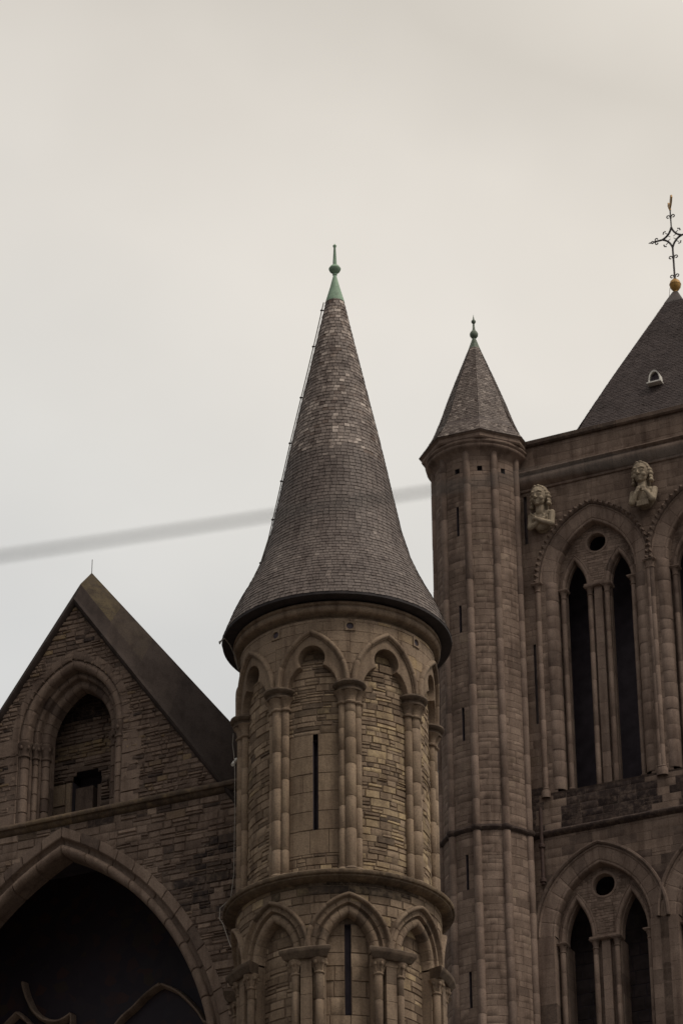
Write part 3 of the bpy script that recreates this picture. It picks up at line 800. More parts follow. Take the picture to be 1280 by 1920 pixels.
# coping: projecting moulding below, sloped weathering above
cpg = MB()
for side in (-1, 1):
    n = 6; amax = 4.6
    for i in range(n):
        a0, a1 = amax * i / n, amax * (i + 1) / n
        t = (U(0.2, 0.8), (0.55, 0.12)[i] if (i < 2 and side == 1) else 0.0, 0)
        P = []
        for f in (0.0, 1.0):
            a = a0 + (a1 - a0) * f
            u = GC + side * a; zi = 33.0 - 1.385 * a; zf = 33.47 - 1.40 * a; bz = 33.96 - (1.255 if side > 0 else 1.42) * a
            P.append([gm(u, zi - 0.16, -0.02), gm(u, zi - 0.13, 0.05), gm(u, zi - 0.06, 0.09), gm(u, zi, 0.095), gm(u, zi + 0.05, 0.05), gm(u, zi + 0.1, -0.01), gm(u, zf - 0.05, -0.14), gm(u, zf, -0.16), gm(u, bz, -0.62), gm(u, bz - 0.4, -1.8), gm(u, bz - 2.2, -1.8)])
        cpg.grid(P, lambda i_, j_, t=t: t if j_ in (7, 8) else (t[0], 0, 0))
cpg.build('coping', M['coping'], gab)
rodm = MB(); pz = gm(GC, 33.9, -0.62); tube(rodm, [pz, (pz[0], pz[1], 34.28)], 0.008, 6)
rodm.build('lightning_rod', M['iron'], gab)

# gable window: stepped pointed arch on shafts, deep recess
wa = MB()
arch_sweep(wa, gm, WIN_C, WIN_ZS, 1.24, 1.64, [(-0.02, 0.02), (0.0, 0.03), (0.15, 0.022), (0.16, 0.0)], nb=8, sub=4, groove=0.5, tint=lambda: T(0.1, 0.7))
wo_ = wa.build('window_arch', M['gabledress'], gab)
w1 = MB()
prof = [(0.0, 0.03), (-0.01, 0.0), (-0.015, -0.03)] + roll(-0.11, -0.09, 0.1, 60, 190, 7) + [(-0.205, -0.16), (-0.21, -0.2)]
arch_sweep(w1, gm, WIN_C, WIN_ZS, 1.24, 1.64, prof, nb=6, sub=4, groove=0.06, legs=29.9, tint=lambda: T(0.35, 0.9), leg_len=0.25)
w1.build('outer_roll', M['gabledress'], wo_)
w2 = MB()
prof = [(-0.2, -0.2), (-0.21, -0.24)] + roll(-0.27, -0.27, 0.06, 80, 190, 6) + [(-0.33, -0.33), (-0.34, -0.36)] + roll(-0.42, -0.42, 0.085, 80, 190, 6) + [(-0.51, -0.5), (-0.52, -0.62)]
arch_sweep(w2, gm, WIN_C, WIN_ZS, 1.24, 1.64, prof, nb=7, sub=3, groove=0.09, legs=29.9, tint=lambda: (U(0.2, 0.9), 0, U(0, 0.5)), leg_len=0.25)
w2.build('inner_roll', M['gabledress'], wo_)
jb = MB()
for s_ in (-1, 1):
    for (a0, a1, w_) in ((1.19, 1.27, 0.02), (1.02, 1.26, -0.1), (0.88, 1.04, -0.28), (0.72, 0.9, -0.46)):
        z = 28.0
        while z < 29.95:
            zt = min(30.02, z + U(0.28, 0.4)); q = sorted((WIN_C + s_ * a0, WIN_C + s_ * a1))
            mbox(jb, gm, q[0], q[1], z + 0.003, zt - 0.003, -0.62, w_ - 0.04, T(0.2, 0.7)); z = zt
jo = jb.build('window_jamb', M['gabledress'], gab)
for s_ in (-1, 1):
    for (a, w_, r) in ((1.13, -0.09, 0.095), (0.97, -0.27, 0.06), (0.82, -0.43, 0.09)):
        x, y, _ = gm(WIN_C + s_ * a, 0, w_)
        sh = MB(); shaft(sh, x, y, 28.05, 29.66, r, 12, (0.28, 0.42), lambda z: T(0.25, 0.85), groove=0.02)
        so = sh.build('shaft', M['gabledress'], jo)
        cb = MB()
        lathe(cb, x, y, [(r, 29.6), (r + 0.03, 29.62), (r + 0.03, 29.65), (r, 29.67), (r + 0.005, 29.74), (r + 0.04, 29.86), (r + 0.055, 29.9), (r + 0.06, 29.93), (r + 0.02, 29.95)], 14, (0.25, 0, 0.3))
        for k in range(5):
            b_ = 2 * PI * k / 5 + 0.4
            sphere(cb, (x + (r + 0.03) * math.cos(b_), y + (r + 0.03) * math.sin(b_), 29.84 + U(-0.03, 0.03)), 0.035, 0.035, 0.05, 5, 7, (0.25, 0, 0.3))
        cb.build('capital', M['gabledress'], so)
# recessed wall with its small window
rw, rm_ = MB(), MB()
rmap = flat(A, -1.1)
SW = (-6.61, -5.92, 28.0, 29.57)
def sw_ex(z):
    if z > SW[3]: return []
    d = 0.0
    if z > SW[3] - 0.2: d = 0.2 - math.sqrt(max(0, 0.04 - (z - SW[3] + 0.2) ** 2))
    return [(SW[0] + d, SW[1] - d)]
stones(rw, rm_, rmap, -7.6, -4.95, 28.0, 31.9, (0.06, 0.11), (0.14, 0.42), [sw_ex, rect_ex(-7.25, SW[0], 28.55, 29.36)], tint=lambda u, z: (random.random() * 0.8, U(0.5, 1) if (29.9 < z < 30.25) else 0, 0.95 if z > 30.75 else (0.5 if random.random() < 0.2 else 0)), proud=(0.004, 0.05))  # topmost stones blackened in colour for the shade at the recess head
stone1(rw, rmap, -7.25, SW[0] - 0.14, 28.85, 29.35, 0.05, 0.01, 0.01, (0.9, 0.5, 0), 0.5, 0)
stone1(rw, rmap, -7.25, SW[0] - 0.14, 28.55, 28.85, 0.04, 0.01, 0.01, (0.5, 0.2, 0), 0.5, 0)
stone1(rw, rmap, SW[0] - 0.14, SW[0], 28.55, 29.36, 0.05, 0.01, 0.01, (0.9, 0.5, 0), 0.5, 0)
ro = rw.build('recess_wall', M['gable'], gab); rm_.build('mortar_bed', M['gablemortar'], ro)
sw = MB()
for a, b, c, d in ((SW[0] - .02, SW[0] - .02, 28.0, 29.4), (SW[1] + .02, SW[1] + .02, 28.0, 29.4)):
    sw.quad(rmap(a, c, -0.01), rmap(a, d, -0.01), rmap(a, d, -0.5), rmap(a, c, -0.5), TM)
sw.quad(rmap(SW[0] - .1, 27.9, -0.5), rmap(SW[1] + .1, 27.9, -0.5), rmap(SW[1] + .1, 29.7, -0.5), rmap(SW[0] - .1, 29.7, -0.5), TM)
sw.quad(rmap(SW[0] - .1, 29.65, -0.01), rmap(SW[1] + .1, 29.65, -0.01), rmap(SW[1] + .1, 29.65, -0.5), rmap(SW[0] - .1, 29.65, -0.5), TM)
swo = sw.build('small_window', M['void'], gab, smooth=False)
sb_ = MB()
mbox(sb_, rmap, SW[0] + 0.01, SW[0] + 0.42, 28.0, 29.27, -0.3, -0.12, T(0.3, 0.5)); mbox(sb_, rmap, SW[0] + 0.53, SW[1] - 0.01, 28.0, 29.27, -0.3, -0.12, T(0.2, 0.4))
sb_.build('window_block', M['gabledress'], swo)
# low slate roof of the transept behind the gable
tr = MB()
for s_ in (-1, 1):
    def rp(t, f, s_=s_): 
        a = 3.6 * (1 - t); return gm(GC + s_ * a, 31.6 - 1.25 * a, -1.85 - 5.0 * f)
    slates(tr, rp, 22, 0.9, tint=lambda t, f: T(0.2, 0.8))
    tr.grid([[rp(0, 0), rp(0, 1)], [rp(1, 0), rp(1, 1)]], (0.2, 0, 0))
tr.build('transept_roof', M['slatedark'], gab, smooth=False)

# ================================================================== BELFRY TOWER
B = (3.762, 76.0)
tmn = flat(B)
tow = empty('belfry_tower', (B[0] + EX * 4.85, B[1] + EY * 4.85, 0), 'brown stone belfry tower with twin lancet openings and a dark pyramid roof, at the right', 'church tower')
def tower_tint(u, z):
    q = mnoise.noise(Vector((u * 0.8, z * 0.8, 5.1)))
    b = 0.0
    if 34.55 < z < 35.75 and not (abs(u - 1.65) < 0.3 or abs(u - 4.8) < 0.3): b = U(0.9, 1.0)
    for (c_, zs_, r_) in ((3.0, 31.72, 2.95), (6.25, 31.72, 2.95)):
        d_ = math.hypot(abs(u - c_) + 1.25, z - zs_) - r_
        if z > zs_ + 0.6 and 0 < d_ < 0.25 + 0.12 * q: b = max(b, U(0.3, 0.6))
    if z < 34.5 and random.random() < 0.06: b = max(b, 0.3)
    return (min(1, max(0, random.gauss(0.5 + 0.25 * q, 0.17))), U(0.1, 0.35) if random.random() < 0.05 else 0, b)
BAYS = (3.22, 6.37); TZS, TW, TH = 41.72, 1.58, 2.12
LBAYS = (2.95, 6.25); LZS, LW, LH = 31.72, 1.74, 2.27
twl, tmo = MB(), MB()
ex = []
for c in BAYS: ex += [arch_ex(c, TZS, TW - 0.05, TH, TZS), rect_ex(c - TW + 0.3, c + TW - 0.3, 35.62, TZS)]
for c in LBAYS: ex += [arch_ex(c, LZS, LW - 0.05, LH, LZS), rect_ex(c - LW + 0.2, c + LW - 0.2, 0, LZS)]
ex += [rect_ex(1.30, 1.39, 43.04, 44.5), rect_ex(1.42, 1.49, 37.66, 39.98)]
stones(twl, tmo, tmn, 1.0, 9.7, 26.5, 46.0, (0.17, 0.26), (0.28, 0.62), ex, tint=tower_tint, proud=(0.002, 0.008), gap=0.006, bev=0.005, split=0.04, du=0.7, jit=0.002, breaks=(35.62, 37.66, 39.98, TZS, 43.04, 44.5))
tw_o = twl.build('ashlar_wall', M['tower'], tow); tmo.build('mortar_bed', M['towermortar'], tw_o)
tc_ = MB()
D = 7.8
mbox(tc_, tmn, 0.2, 9.5, 0, 26.5, -D, -0.01, TM)
mbox(tc_, tmn, 0.2, 0.6, 26.5, 45.9, -D, -0.3, TM); mbox(tc_, tmn, 9.1, 9.5, 26.5, 45.9, -D, -0.3, TM); mbox(tc_, tmn, 0.6, 9.1, 26.5, 45.9, -D, -D + 0.4, TM)
tc_.build('wall_core', M['tower'], tow)
slit_window(tmn, 1.30, 1.39, 43.04, 44.5, 0.1, tow, 'wall_slot', M['blocking']); slit_window(tmn, 1.42, 1.49, 37.66, 39.98, 0.08, tow, 'wall_slot', M['blocking'])
inn = MB(); mbox(inn, tmn, 0.7, 9.0, 26.6, 45.5, -1.9, -1.7, TM); inn.build('belfry_shade_backing', M['void'], tow)
bw, bwm = MB(), MB(); stones(bw, bwm, flat(B, -1.5), 0.8, 8.4, 26.6, 33.4, (0.3, 0.42), (0.3, 0.45), proud=(0.005, 0.02), gap=0.02, split=0, du=0.6)
bwo = bw.build('louvre_wall', M['blocking'], tow); bwm.build('mortar_bed', M['void'], bwo)

def long_blocks(mb, m, u0, u1, z0, z1, w0, w1, hh, t=(0.2, 0.8), nu=1):
    z = z0
    while z < z1 - 1e-3:
        zt = z + U(*hh)
        if z1 - zt < hh[0] * 0.5: zt = z1
        mbox(mb, m, u0, u1, z + 0.003, zt - 0.003, w0, w1, T(*t), nu); z = zt

def moulded_cap(mb, m, u, w, z, r, sq, hgt=0.26, t=None):
    x, y, _ = m(u, 0, w); t = t or T(0.3, 0.7)
    lathe(mb, x, y, [(r, z - hgt), (r + 0.02, z - hgt + 0.015), (r + 0.02, z - hgt + 0.035), (r, z - hgt + 0.05), (r + 0.01, z - hgt * 0.5), (sq * 0.85, z - 0.07)], 14, t)
    P = []
    for (q, zz) in ((sq * 0.8, z - 0.075), (sq, z - 0.045), (sq + 0.015, z - 0.03), (sq + 0.015, z), (0, z + 0.003)):
        P.append([m(u + a * q, zz, w + b * q) for a, b in ((-1, -1), (1, -1), (1, 1), (-1, 1))])
    mb.grid(P, t, cj=True)

def belfry_bay(c, zs, Wd, h, zb, subW, subH, sub_dx, sub_zs, oc_z, oc_r, dog, parent, pier_w):
    bay = MB()
    # flat broad order stepping back to the tympanum
    prof = [(0.0, 0.015), (-0.02, 0.03), (-0.06, 0.03), (-0.08, 0.0), (-0.36, -0.02), (-0.385, -0.035)] + roll(-0.42, -0.09, 0.045, 60, 180, 5) + [(-0.47, -0.13), (-0.47, -0.36)]
    arch_sweep(bay, tmn, c, zs, Wd, h, prof, nb=7, sub=4, groove=0.03, tint=lambda: T(0.35, 0.8))
    bo = bay.build('bay_arch', M['towerdress'], parent)
    hd = MB()
    arch_sweep(hd, tmn, c, zs, Wd, h, [(-0.01, 0.0), (-0.01, 0.07), (0.03, 0.1), (0.075, 0.09), (0.09, 0.05), (0.09, -0.01)], nb=7, sub=4, groove=0.03, tint=lambda: (U(0.1, 0.4), 0, U(0.2, 0.5)))
    if dog:
        r = (Wd * Wd + h * h) / (2 * Wd); cc = r - Wd; ra = r + 0.035; am = math.acos(cc / ra); n = 17
        for s_ in (-1, 1):
            for i in range(n):
                f = (i + 0.5) / n; a = am * f
                uu, zz = s_ * (cc - ra * math.cos(a)), zs + ra * math.sin(a)
                tx, tz = s_ * math.sin(a), math.cos(a); nx, nz = s_ * -math.cos(a), math.sin(a)
                t = (U(0.15, 0.5), 0, U(0.1, 0.4))
                base = [tmn(c + uu + tx * p + nx * q, zz + tz * p + nz * q, 0.07) for p, q in ((-0.06, -0.055), (0.06, -0.055), (0.06, 0.07), (-0.06, 0.07))]
                ap = tmn(c + uu + nx * 0.03 - tx * 0.02, zz + nz * 0.03 - tz * 0.02, 0.19)
                ib = [hd.vert(p) for p in base]; ia = hd.vert(ap)
                for k in range(4): hd.face((ib[k], ib[(k + 1) % 4], ia), t)
    hd.build('hood_mould', M['towerdress'], bo)
    # tympanum of small rough stones pierced by the oculus
    ty, tym = MB(), MB()
    ex = [circ_ex(c, oc_z, oc_r + 0.03)] + [arch_ex(c + s_ * sub_dx, sub_zs, subW + 0.07, subH + 0.09) for s_ in (-1, 1)]
    rr = (Wd * Wd + h * h) / (2 * Wd); c2 = rr - Wd
    def lim(z):
        q = (rr - 0.42) ** 2 - (z - zs) ** 2
        return max(0.02, math.sqrt(q) - c2) if (z > zs and q > c2 * c2) else (Wd - 0.42 if z <= zs else 0.02)
    stones(ty, tym, flat(B, -0.3), lambda z: c - lim(z), lambda z: c + lim(z), sub_zs - 0.05, zs + h - 0.42, (0.06, 0.1), (0.1, 0.22), ex, proud=(0.004, 0.014), gap=0.008, bev=0.005, split=0, jit=0.003, tint=lambda u, z: (random.random(), 0, 0.25 if z > oc_z + 0.35 else 0))
    to = ty.build('tympanum', M['towerdress'], parent); tym.build('mortar_bed', M['towermortar'], to)
    om = MB(); m3 = flat(B, -0.3)
    P = []
    for i in range(28):
        a = 2 * PI * i / 28
        P.append([m3(c + q * math.cos(a), oc_z + q * math.sin(a), w) for q, w in ((oc_r + 0.07, 0.0), (oc_r + 0.065, 0.02), (oc_r + 0.01, 0.022), (oc_r, 0.0), (oc_r, -0.2))])
    om.grid(P, T(0.4, 0.7), ci=True)
    om.build('oculus', M['towerdress'], to)
    for s_ in (-1, 1):
        sa = MB()
        prof = [(0.15, -0.01), (0.15, 0.035), (0.125, 0.05), (0.115, 0.03)] + roll(0.06, 0.01, 0.055, 40, 180, 6) + [(0.0, -0.04), (0.0, -0.08), (-0.02, -0.09), (-0.02, -0.2 if pier_w == 'round' else -0.3)]
        arch_sweep(sa, flat(B, -0.3), c + s_ * sub_dx, sub_zs, subW, subH, prof, nb=3, sub=5, groove=0.03, tint=lambda: T(0.35, 0.8))
        sa.build('lancet_arch', M['towerdress'], bo)
    # jambs
    for s_ in (-1, 1):
        jm = MB(); inner = c + s_ * (sub_dx + subW)
        outer = c + s_ * (Wd - 0.07)
        a, b = sorted((c + s_ * (Wd - 0.0), c + s_ * (Wd - 0.36)))
        if pier_w == 'round':
            x, y, _ = tmn(c + s_ * (Wd - 0.28), 0, -0.17)
            shaft(jm, x, y, zb, zs, 0.2, 18, (0.3, 0.45), lambda z: T(0.25, 0.75), groove=0.006)
        a, b = sorted((inner, outer))
        long_blocks(jm, tmn, a, b, zb, sub_zs + 0.04, -0.5 if pier_w == 'round' else -0.95, -0.36, (0.35, 0.5), (0.2, 0.7))
        if pier_w != 'round':
            a, b = sorted((c + s_ * (Wd + 0.02), c + s_ * (Wd - 0.45))); long_blocks(jm, tmn, a, b, zb, zs, -0.5, 0.01, (0.35, 0.5), (0.15, 0.7))
        jo = jm.build('jamb', M['towerdress'], parent)
        for (uu, w_, r, ztop, sq) in ((c + s_ * (sub_dx + subW + 0.06), -0.27, 0.07, sub_zs, 0.13), (c + s_ * (sub_dx + subW + 0.23), -0.3, 0.05, sub_zs, 0.09)) + (((c + s_ * (Wd + 0.03), 0.01, 0.075, zs, 0.13),) if pier_w == 'round' else ()):
            if s_ > 0 and abs(uu - c) > Wd and c == BAYS[-1]: continue
            x, y, _ = tmn(uu, 0, w_)
            sh = MB(); shaft(sh, x, y, zb - (0.15 if r > 0.072 else -0.03), ztop - 0.2, r, 12, (0.5, 0.9), lambda z: T(0.3, 0.8), groove=0.006)
            so = sh.build('shaft', M['towerdress'], jo)
            cb = MB(); moulded_cap(cb, tmn, uu, w_, ztop + 0.02, r, sq); cb.build('capital', M['towerdress'], so)
            bb = MB(); lathe(bb, x, y, [(r + 0.05, zb - 0.2), (r + 0.05, zb - 0.02), (r + 0.02, zb + 0.02), (r + 0.03, zb + 0.05), (r, zb + 0.08)], 12, T(0.1, 0.5)); bb.build('base', M['towerdress'], so)
    # mullion with a shaft on each face
    mu = MB(); hw = sub_dx - subW
    long_blocks(mu, tmn, c - hw, c + hw, zb, sub_zs - 0.05, -0.5 if pier_w == 'round' else -0.85, -0.36, (0.4, 0.6), (0.15, 0.6))
    long_blocks(mu, tmn, c - 0.11, c + 0.11, zb, sub_zs - 0.05, -0.4, -0.24, (0.35, 0.55), (0.2, 0.7))
    mo = mu.build('mullion', M['towerdress'], parent)
    for s_ in (-1, 1):
        uu = c + s_ * (hw - 0.085); x, y, _ = tmn(uu, 0, -0.27)
        sh = MB(); shaft(sh, x, y, zb, sub_zs - 0.2, 0.068, 12, (0.45, 0.8), lambda z: T(0.3, 0.8), groove=0.006)
        so = sh.build('shaft', M['towerdress'], mo)
        cb = MB(); moulded_cap(cb, tmn, uu, -0.27, sub_zs - 0.03, 0.068, 0.12); cb.build('capital', M['towerdress'], so)
    ab = MB(); mbox(ab, tmn, c - hw - 0.03, c + hw + 0.03, sub_zs - 0.06, sub_zs + 0.02, -0.55, -0.13, T(0.4, 0.7), 1, 0.03); ab.build('abacus', M['towerdress'], mo)
for i, c in enumerate(BAYS):
    belfry_bay(c, TZS, TW, TH, 35.7, 0.305, 0.83, 0.63, 41.5, 42.8, 0.26, True, tow, 'round')
for i, c in enumerate(LBAYS):
    belfry_bay(c, LZS, LW, LH, 26.5, 0.37, 1.12, 0.74, 31.55, 32.98, 0.29, False, tow, 'flat')
# sloping sill below the belfry openings, then the string course
sl = MB()
for c in BAYS:
    x = c - TW
    while x < c + TW - 0.05:
        xe = min(x + U(0.5, 0.8), c + TW)
        sl.grid([[tmn(q, 35.55, 0.0), tmn(q, 35.62, 0.02), tmn(q, 35.72, -1.0)] for q in (x + 0.003, xe - 0.003)], (U(0.2, 0.5), 0, U(0.7, 0.9))); x = xe
sl.build('sill', M['tower'], tow)
ts = MB(); x = 1.1
while x < 9.6:
    xe = min(x + U(0.7, 1.0), 9.7)
    ts.grid([[tmn(q, zz, w) for w, zz in ((0.0, 34.62), (0.07, 34.58), (0.12, 34.54), (0.125, 34.50), (0.10, 34.46), (0.05, 34.43), (0.0, 34.40))] for q in (x + 0.002, xe - 0.002)], (U(0, 0.3), 0, U(0.75, 1))); x = xe
ts.build('string_course', M['tower'], tow)
# parapet, its coping and the roll cornice
pp = MB(); x = 1.15
while x < 9.6:
    xe = min(x + U(0.8, 1.2), 9.7)
    pp.grid([[tmn(q, zz, w) for w, zz in ((0.0, 44.60), (0.05, 44.62), (0.06, 44.66), (0.04, 44.69), (0.08, 44.72), (0.15, 44.77), (0.20, 44.84), (0.22, 44.92), (0.20, 45.0), (0.15, 45.04), (0.14, 45.06), (0.2, 45.1), (0.23, 45.13), (0.22, 45.16), (0.0, 45.24))] for q in (x + 0.002, xe - 0.002)], T(0.2, 0.6)); x = xe
pp.build('cornice', M['towerdress'], tow)
pc = MB(); x = 1.2
while x < 9.6:
    xe = min(x + U(0.8, 1.2), 9.7)
    mbox(pc, tmn, x + 0.002, xe - 0.002, 46.0, 46.15, -0.5, 0.12, (U(0, 0.5), U(0, 0.4), U(0.4, 0.8)), 1, 0.04); x = xe
mbox(pc, tmn, 1.2, 9.7, 45.6, 46.0, -0.5, -0.012, TM)
pc.build('parapet_coping', M['tower'], tow)
# pyramid roof with broached corners
UC, HD, ZA, RH, ZB = 4.76, 3.85, 52.55, 3.3, 45.7
apex = tmn(UC, ZA, -HD)
def ring8(s, z, chf):
    h = RH * s; k = h * chf
    return [tmn(UC + a, z, -HD + b) for a, b in ((-h + k, h), (h - k, h), (h, h - k), (h, -h + k), (h - k, -h), (-h + k, -h), (-h, -h + k), (-h, h - k))]
LV = [(0.0, 1.0, 0.22), (0.12, 0.86, 0.17), (0.35, 0.625, 0.1), (0.6, 0.38, 0.05), (0.8, 0.19, 0.03), (0.94, 0.06, 0.02)]
def lev(t):
    for (a, b, c), (d, e, f) in zip(LV, LV[1:]):
        if t <= d: q = (t - a) / (d - a); return b + (e - b) * q, c + (f - c) * q
    return LV[-1][1:]
pr = MB()
for k in range(8):
    def P(t, f, k=k):
        s, ch = lev(t * 0.93); z = ZB + (ZA - ZB) * t * 0.93
        r_ = ring8(s, z, ch); a, b = Vector(r_[k]), Vector(r_[(k + 1) % 8]); return a + (b - a) * f
    slates(pr, P, 88, 0.2, lift=0.012, tint=lambda t, f: T(0.2, 0.8))
    pr.grid([[P(i / 10, f) for f in (0, 1)] for i in range(11)], (0.1, 0, 0))
pyr = pr.build('pyramid_roof', M['slatedark'], tow, smooth=False)
lc = MB(); s0, c0 = lev(0.915)
lc.grid([ring8(s0 * 1.05, ZB + (ZA - ZB) * 0.915, c0), ring8(0.022, ZA - 0.12, 0.02)], TM, cj=True)
lc.build('lead_cap', M['lead'], pyr)
# hooded roof vent
vz = 48.28; tv = (vz - ZB) / (ZA - ZB); sv_, cv_ = lev(tv / 0.93); vu, vw = UC - 0.08, -HD + RH * sv_
s2_, _c = lev((vz + 0.5 - ZB) / (ZA - ZB) / 0.93); sl_ = math.hypot(0.5, RH * (sv_ - s2_)); uz, uw = 0.5 / sl_, -RH * (sv_ - s2_) / sl_
def vp(x, z, w): return tmn(vu + x, vz + z, vw + w)
vb = MB(); P = []
prof_v = [(-0.17, -0.06), (-0.165, 0.06), (-0.135, 0.18), (-0.08, 0.27), (0.0, 0.31), (0.08, 0.27), (0.135, 0.18), (0.165, 0.06), (0.17, -0.06)]
for (x, z) in prof_v:      # barrel hood running level back into the slope, with a turned lip
    P.append([vp(x * 0.82, z * 0.82 + 0.01, 0.31), vp(x, z, 0.32), vp(x, z, 0.2), vp(x * 0.96, z * 0.96, -0.5)])
vb.grid(P, TM)
mbox(vb, flat((B[0], B[1])), vu - 0.22, vu + 0.2, vz - 0.11, vz - 0.07, vw - 0.2, vw + 0.36, TM)
vo = vb.build('roof_vent', M['zinc'], pyr)
vd = MB(); ids = [vd.vert(vp(x * 0.86, z * 0.86, 0.2)) for x, z in prof_v]; vd.face(ids, TM)
vd.build('vent_opening', M['void'], vo, smooth=False)

# ================================================================== STAIR TURRET
stt = empty('stair_turret', (B[0], B[1], 0), 'slim ribbed stair turret with a small octagonal slate spire at the belfry corner', 'turret')
RS = 1.20; sm = cyl(B, RS)
HOLES = [(-31, 45.05), (-1, 45.05), (31, 45.05)]
SLITS = [(-32, 43.05, 43.95), (-32, 40.15, 40.95), (-32, 37.0, 37.95), (-32, 32.85, 33.8), (-32, 29.7, 30.65)]
sw_, smo = MB(), MB()
ex = [rect_ex(rad(d) * RS - 0.065, rad(d) * RS + 0.065, z - 0.075, z + 0.075) for d, z in HOLES] + [rect_ex(rad(d) * RS - 0.034, rad(d) * RS + 0.034, z0, z1) for d, z0, z1 in SLITS]
def st_tint(u, z): 
    q = mnoise.noise(Vector((u * 1.1, z * 0.7, 9.4)))
    return (min(1, max(0, random.gauss(0.45 + 0.35 * q, 0.2))), U(0.1, 0.4) if random.random() < 0.06 else 0, 0.25 if random.random() < 0.05 else 0)
stones(sw_, smo, sm, -PI * RS, PI * RS, 26.0, 45.6, (0.15, 0.24), (0.22, 0.5), ex, tint=st_tint, proud=(0.002, 0.008), gap=0.006, bev=0.005, split=0.03, jit=0.002, du=0.16, breaks=tuple(sorted([q for _, a_, b_ in SLITS for q in (a_, b_)] + [44.975, 45.125])))
so = sw_.build('ashlar_wall', M['tower'], stt); smo.build('mortar_bed', M['towermortar'], so)
cs = MB(); lathe(cs, B[0], B[1], [(1.19, 0), (1.19, 26.05)], 32); lathe(cs, B[0], B[1], [(0.95, 26), (0.95, 45.8)], 24, (0, 0, 1)); cs.build('wall_core', M['mortar'], stt)
for d, z in HOLES: slit_window(sm, rad(d) * RS - 0.065, rad(d) * RS + 0.065, z - 0.075, z + 0.075, 0.15, stt, 'putlog_hole')
for d, z0, z1 in SLITS: slit_window(sm, rad(d) * RS - 0.034, rad(d) * RS + 0.034, z0, z1, 0.15, stt)
for k in range(10):
    d = 18 + 36 * k; a = rad(d); x, y = B[0] + 1.205 * math.sin(a), B[1] - 1.205 * math.cos(a)
    rb = MB(); tt = lambda z: T(0.2, 0.75)
    shaft(rb, x, y, 26.0, 34.42, 0.108, 12, (0.5, 0.9), tt, groove=0.006); shaft(rb, x, y, 34.5, 45.62, 0.1, 12, (0.5, 0.9), tt, groove=0.006)
    lathe(rb, x, y, [(0.1, 45.55), (0.1, 45.62), (0.0, 45.72)], 12, TM)
    ro_ = rb.build('rib', M['towerdress'], stt)
    cl_ = MB(); lathe(cl_, x, y, [(0.1, 34.58), (0.155, 34.55), (0.165, 34.5), (0.15, 34.45), (0.1, 34.4)], 12, (0.1, 0, 0.9)); cl_.build('rib_collar', M['tower'], ro_)
scs = MB(); lathe(scs, B[0], B[1], [(1.19, 34.6), (1.26, 34.56), (1.28, 34.5), (1.26, 34.45), (1.19, 34.4)], 60, (0.1, 0, 0.85)); scs.build('string_course', M['tower'], stt)
cc = MB(); lathe(cc, B[0], B[1], [(1.19, 45.42), (1.22, 45.46), (1.26, 45.53), (1.33, 45.6), (1.40, 45.64), (1.425, 45.67), (1.43, 45.71), (1.405, 45.74), (1.42, 45.76), (1.455, 45.79), (1.46, 45.83), (1.44, 45.86)], 64, blocks=14, groove=0.004, tint=lambda b: T(0.25, 0.6)); cc.build('cornice', M['towerdress'], stt)
def oct_(R_, z): return [(B[0] + R_ * math.sin(rad(45 * k)), B[1] - R_ * math.cos(rad(45 * k)), z) for k in range(8)]
ev = MB(); ev.grid([oct_(1.3, 45.85), oct_(1.52, 45.86), oct_(1.55, 45.9), oct_(1.55, 46.0), oct_(1.60, 46.03), oct_(1.62, 46.06), oct_(1.5, 46.12)], lambda i, j: (0.4, 0, 0) if i < 4 else (0.1, 0, 0.5), cj=True); ev.build('octagonal_eaves', M['towerdress'], stt, smooth=False)
SP = [(46.06, 1.62), (46.3, 1.45), (46.65, 1.24), (47.2, 1.02), (47.87, 0.80), (48.55, 0.555), (49.23, 0.30), (49.62, 0.155)]
sp_ = MB()
for k in range(8):
    def P(t, f, k=k):
        z = SP[0][0] + (SP[-1][0] - SP[0][0]) * t; r_ = oct_(interp(SP, z), z); a, b = Vector(r_[k]), Vector(r_[(k + 1) % 8]); return a + (b - a) * f
    slates(sp_, P, 50, 0.11, lift=0.012, tint=lambda t, f: (min(1, max(0, random.gauss(0.45, 0.2))), 0.1 if random.random() < .1 else 0, 0.1))
    sp_.grid([[P(i / 10, f) for f in (0, 1)] for i in range(11)], (0.1, 0, 0.4))
spo = sp_.build('octagonal_spire', M['slate'], stt, smooth=False)
fc = MB(); lathe(fc, B[0], B[1], [(0.17, 49.58), (0.165, 49.62), (0.045, 49.98), (0.05, 50.0)], 8)
fco = fc.build('copper_cap', M['copperdull'], stt)
ff = MB(); lathe(ff, B[0], B[1], [(0.04, 49.97), (0.08, 50.0), (0.112, 50.05), (0.12, 50.11), (0.1, 50.17), (0.06, 50.22), (0.04, 50.26), (0.024, 50.46), (0.045, 50.48), (0.065, 50.52), (0.058, 50.56), (0.025, 50.6), (0.0, 50.78)], 18); ff.build('finial', M['copperdull'], fco)

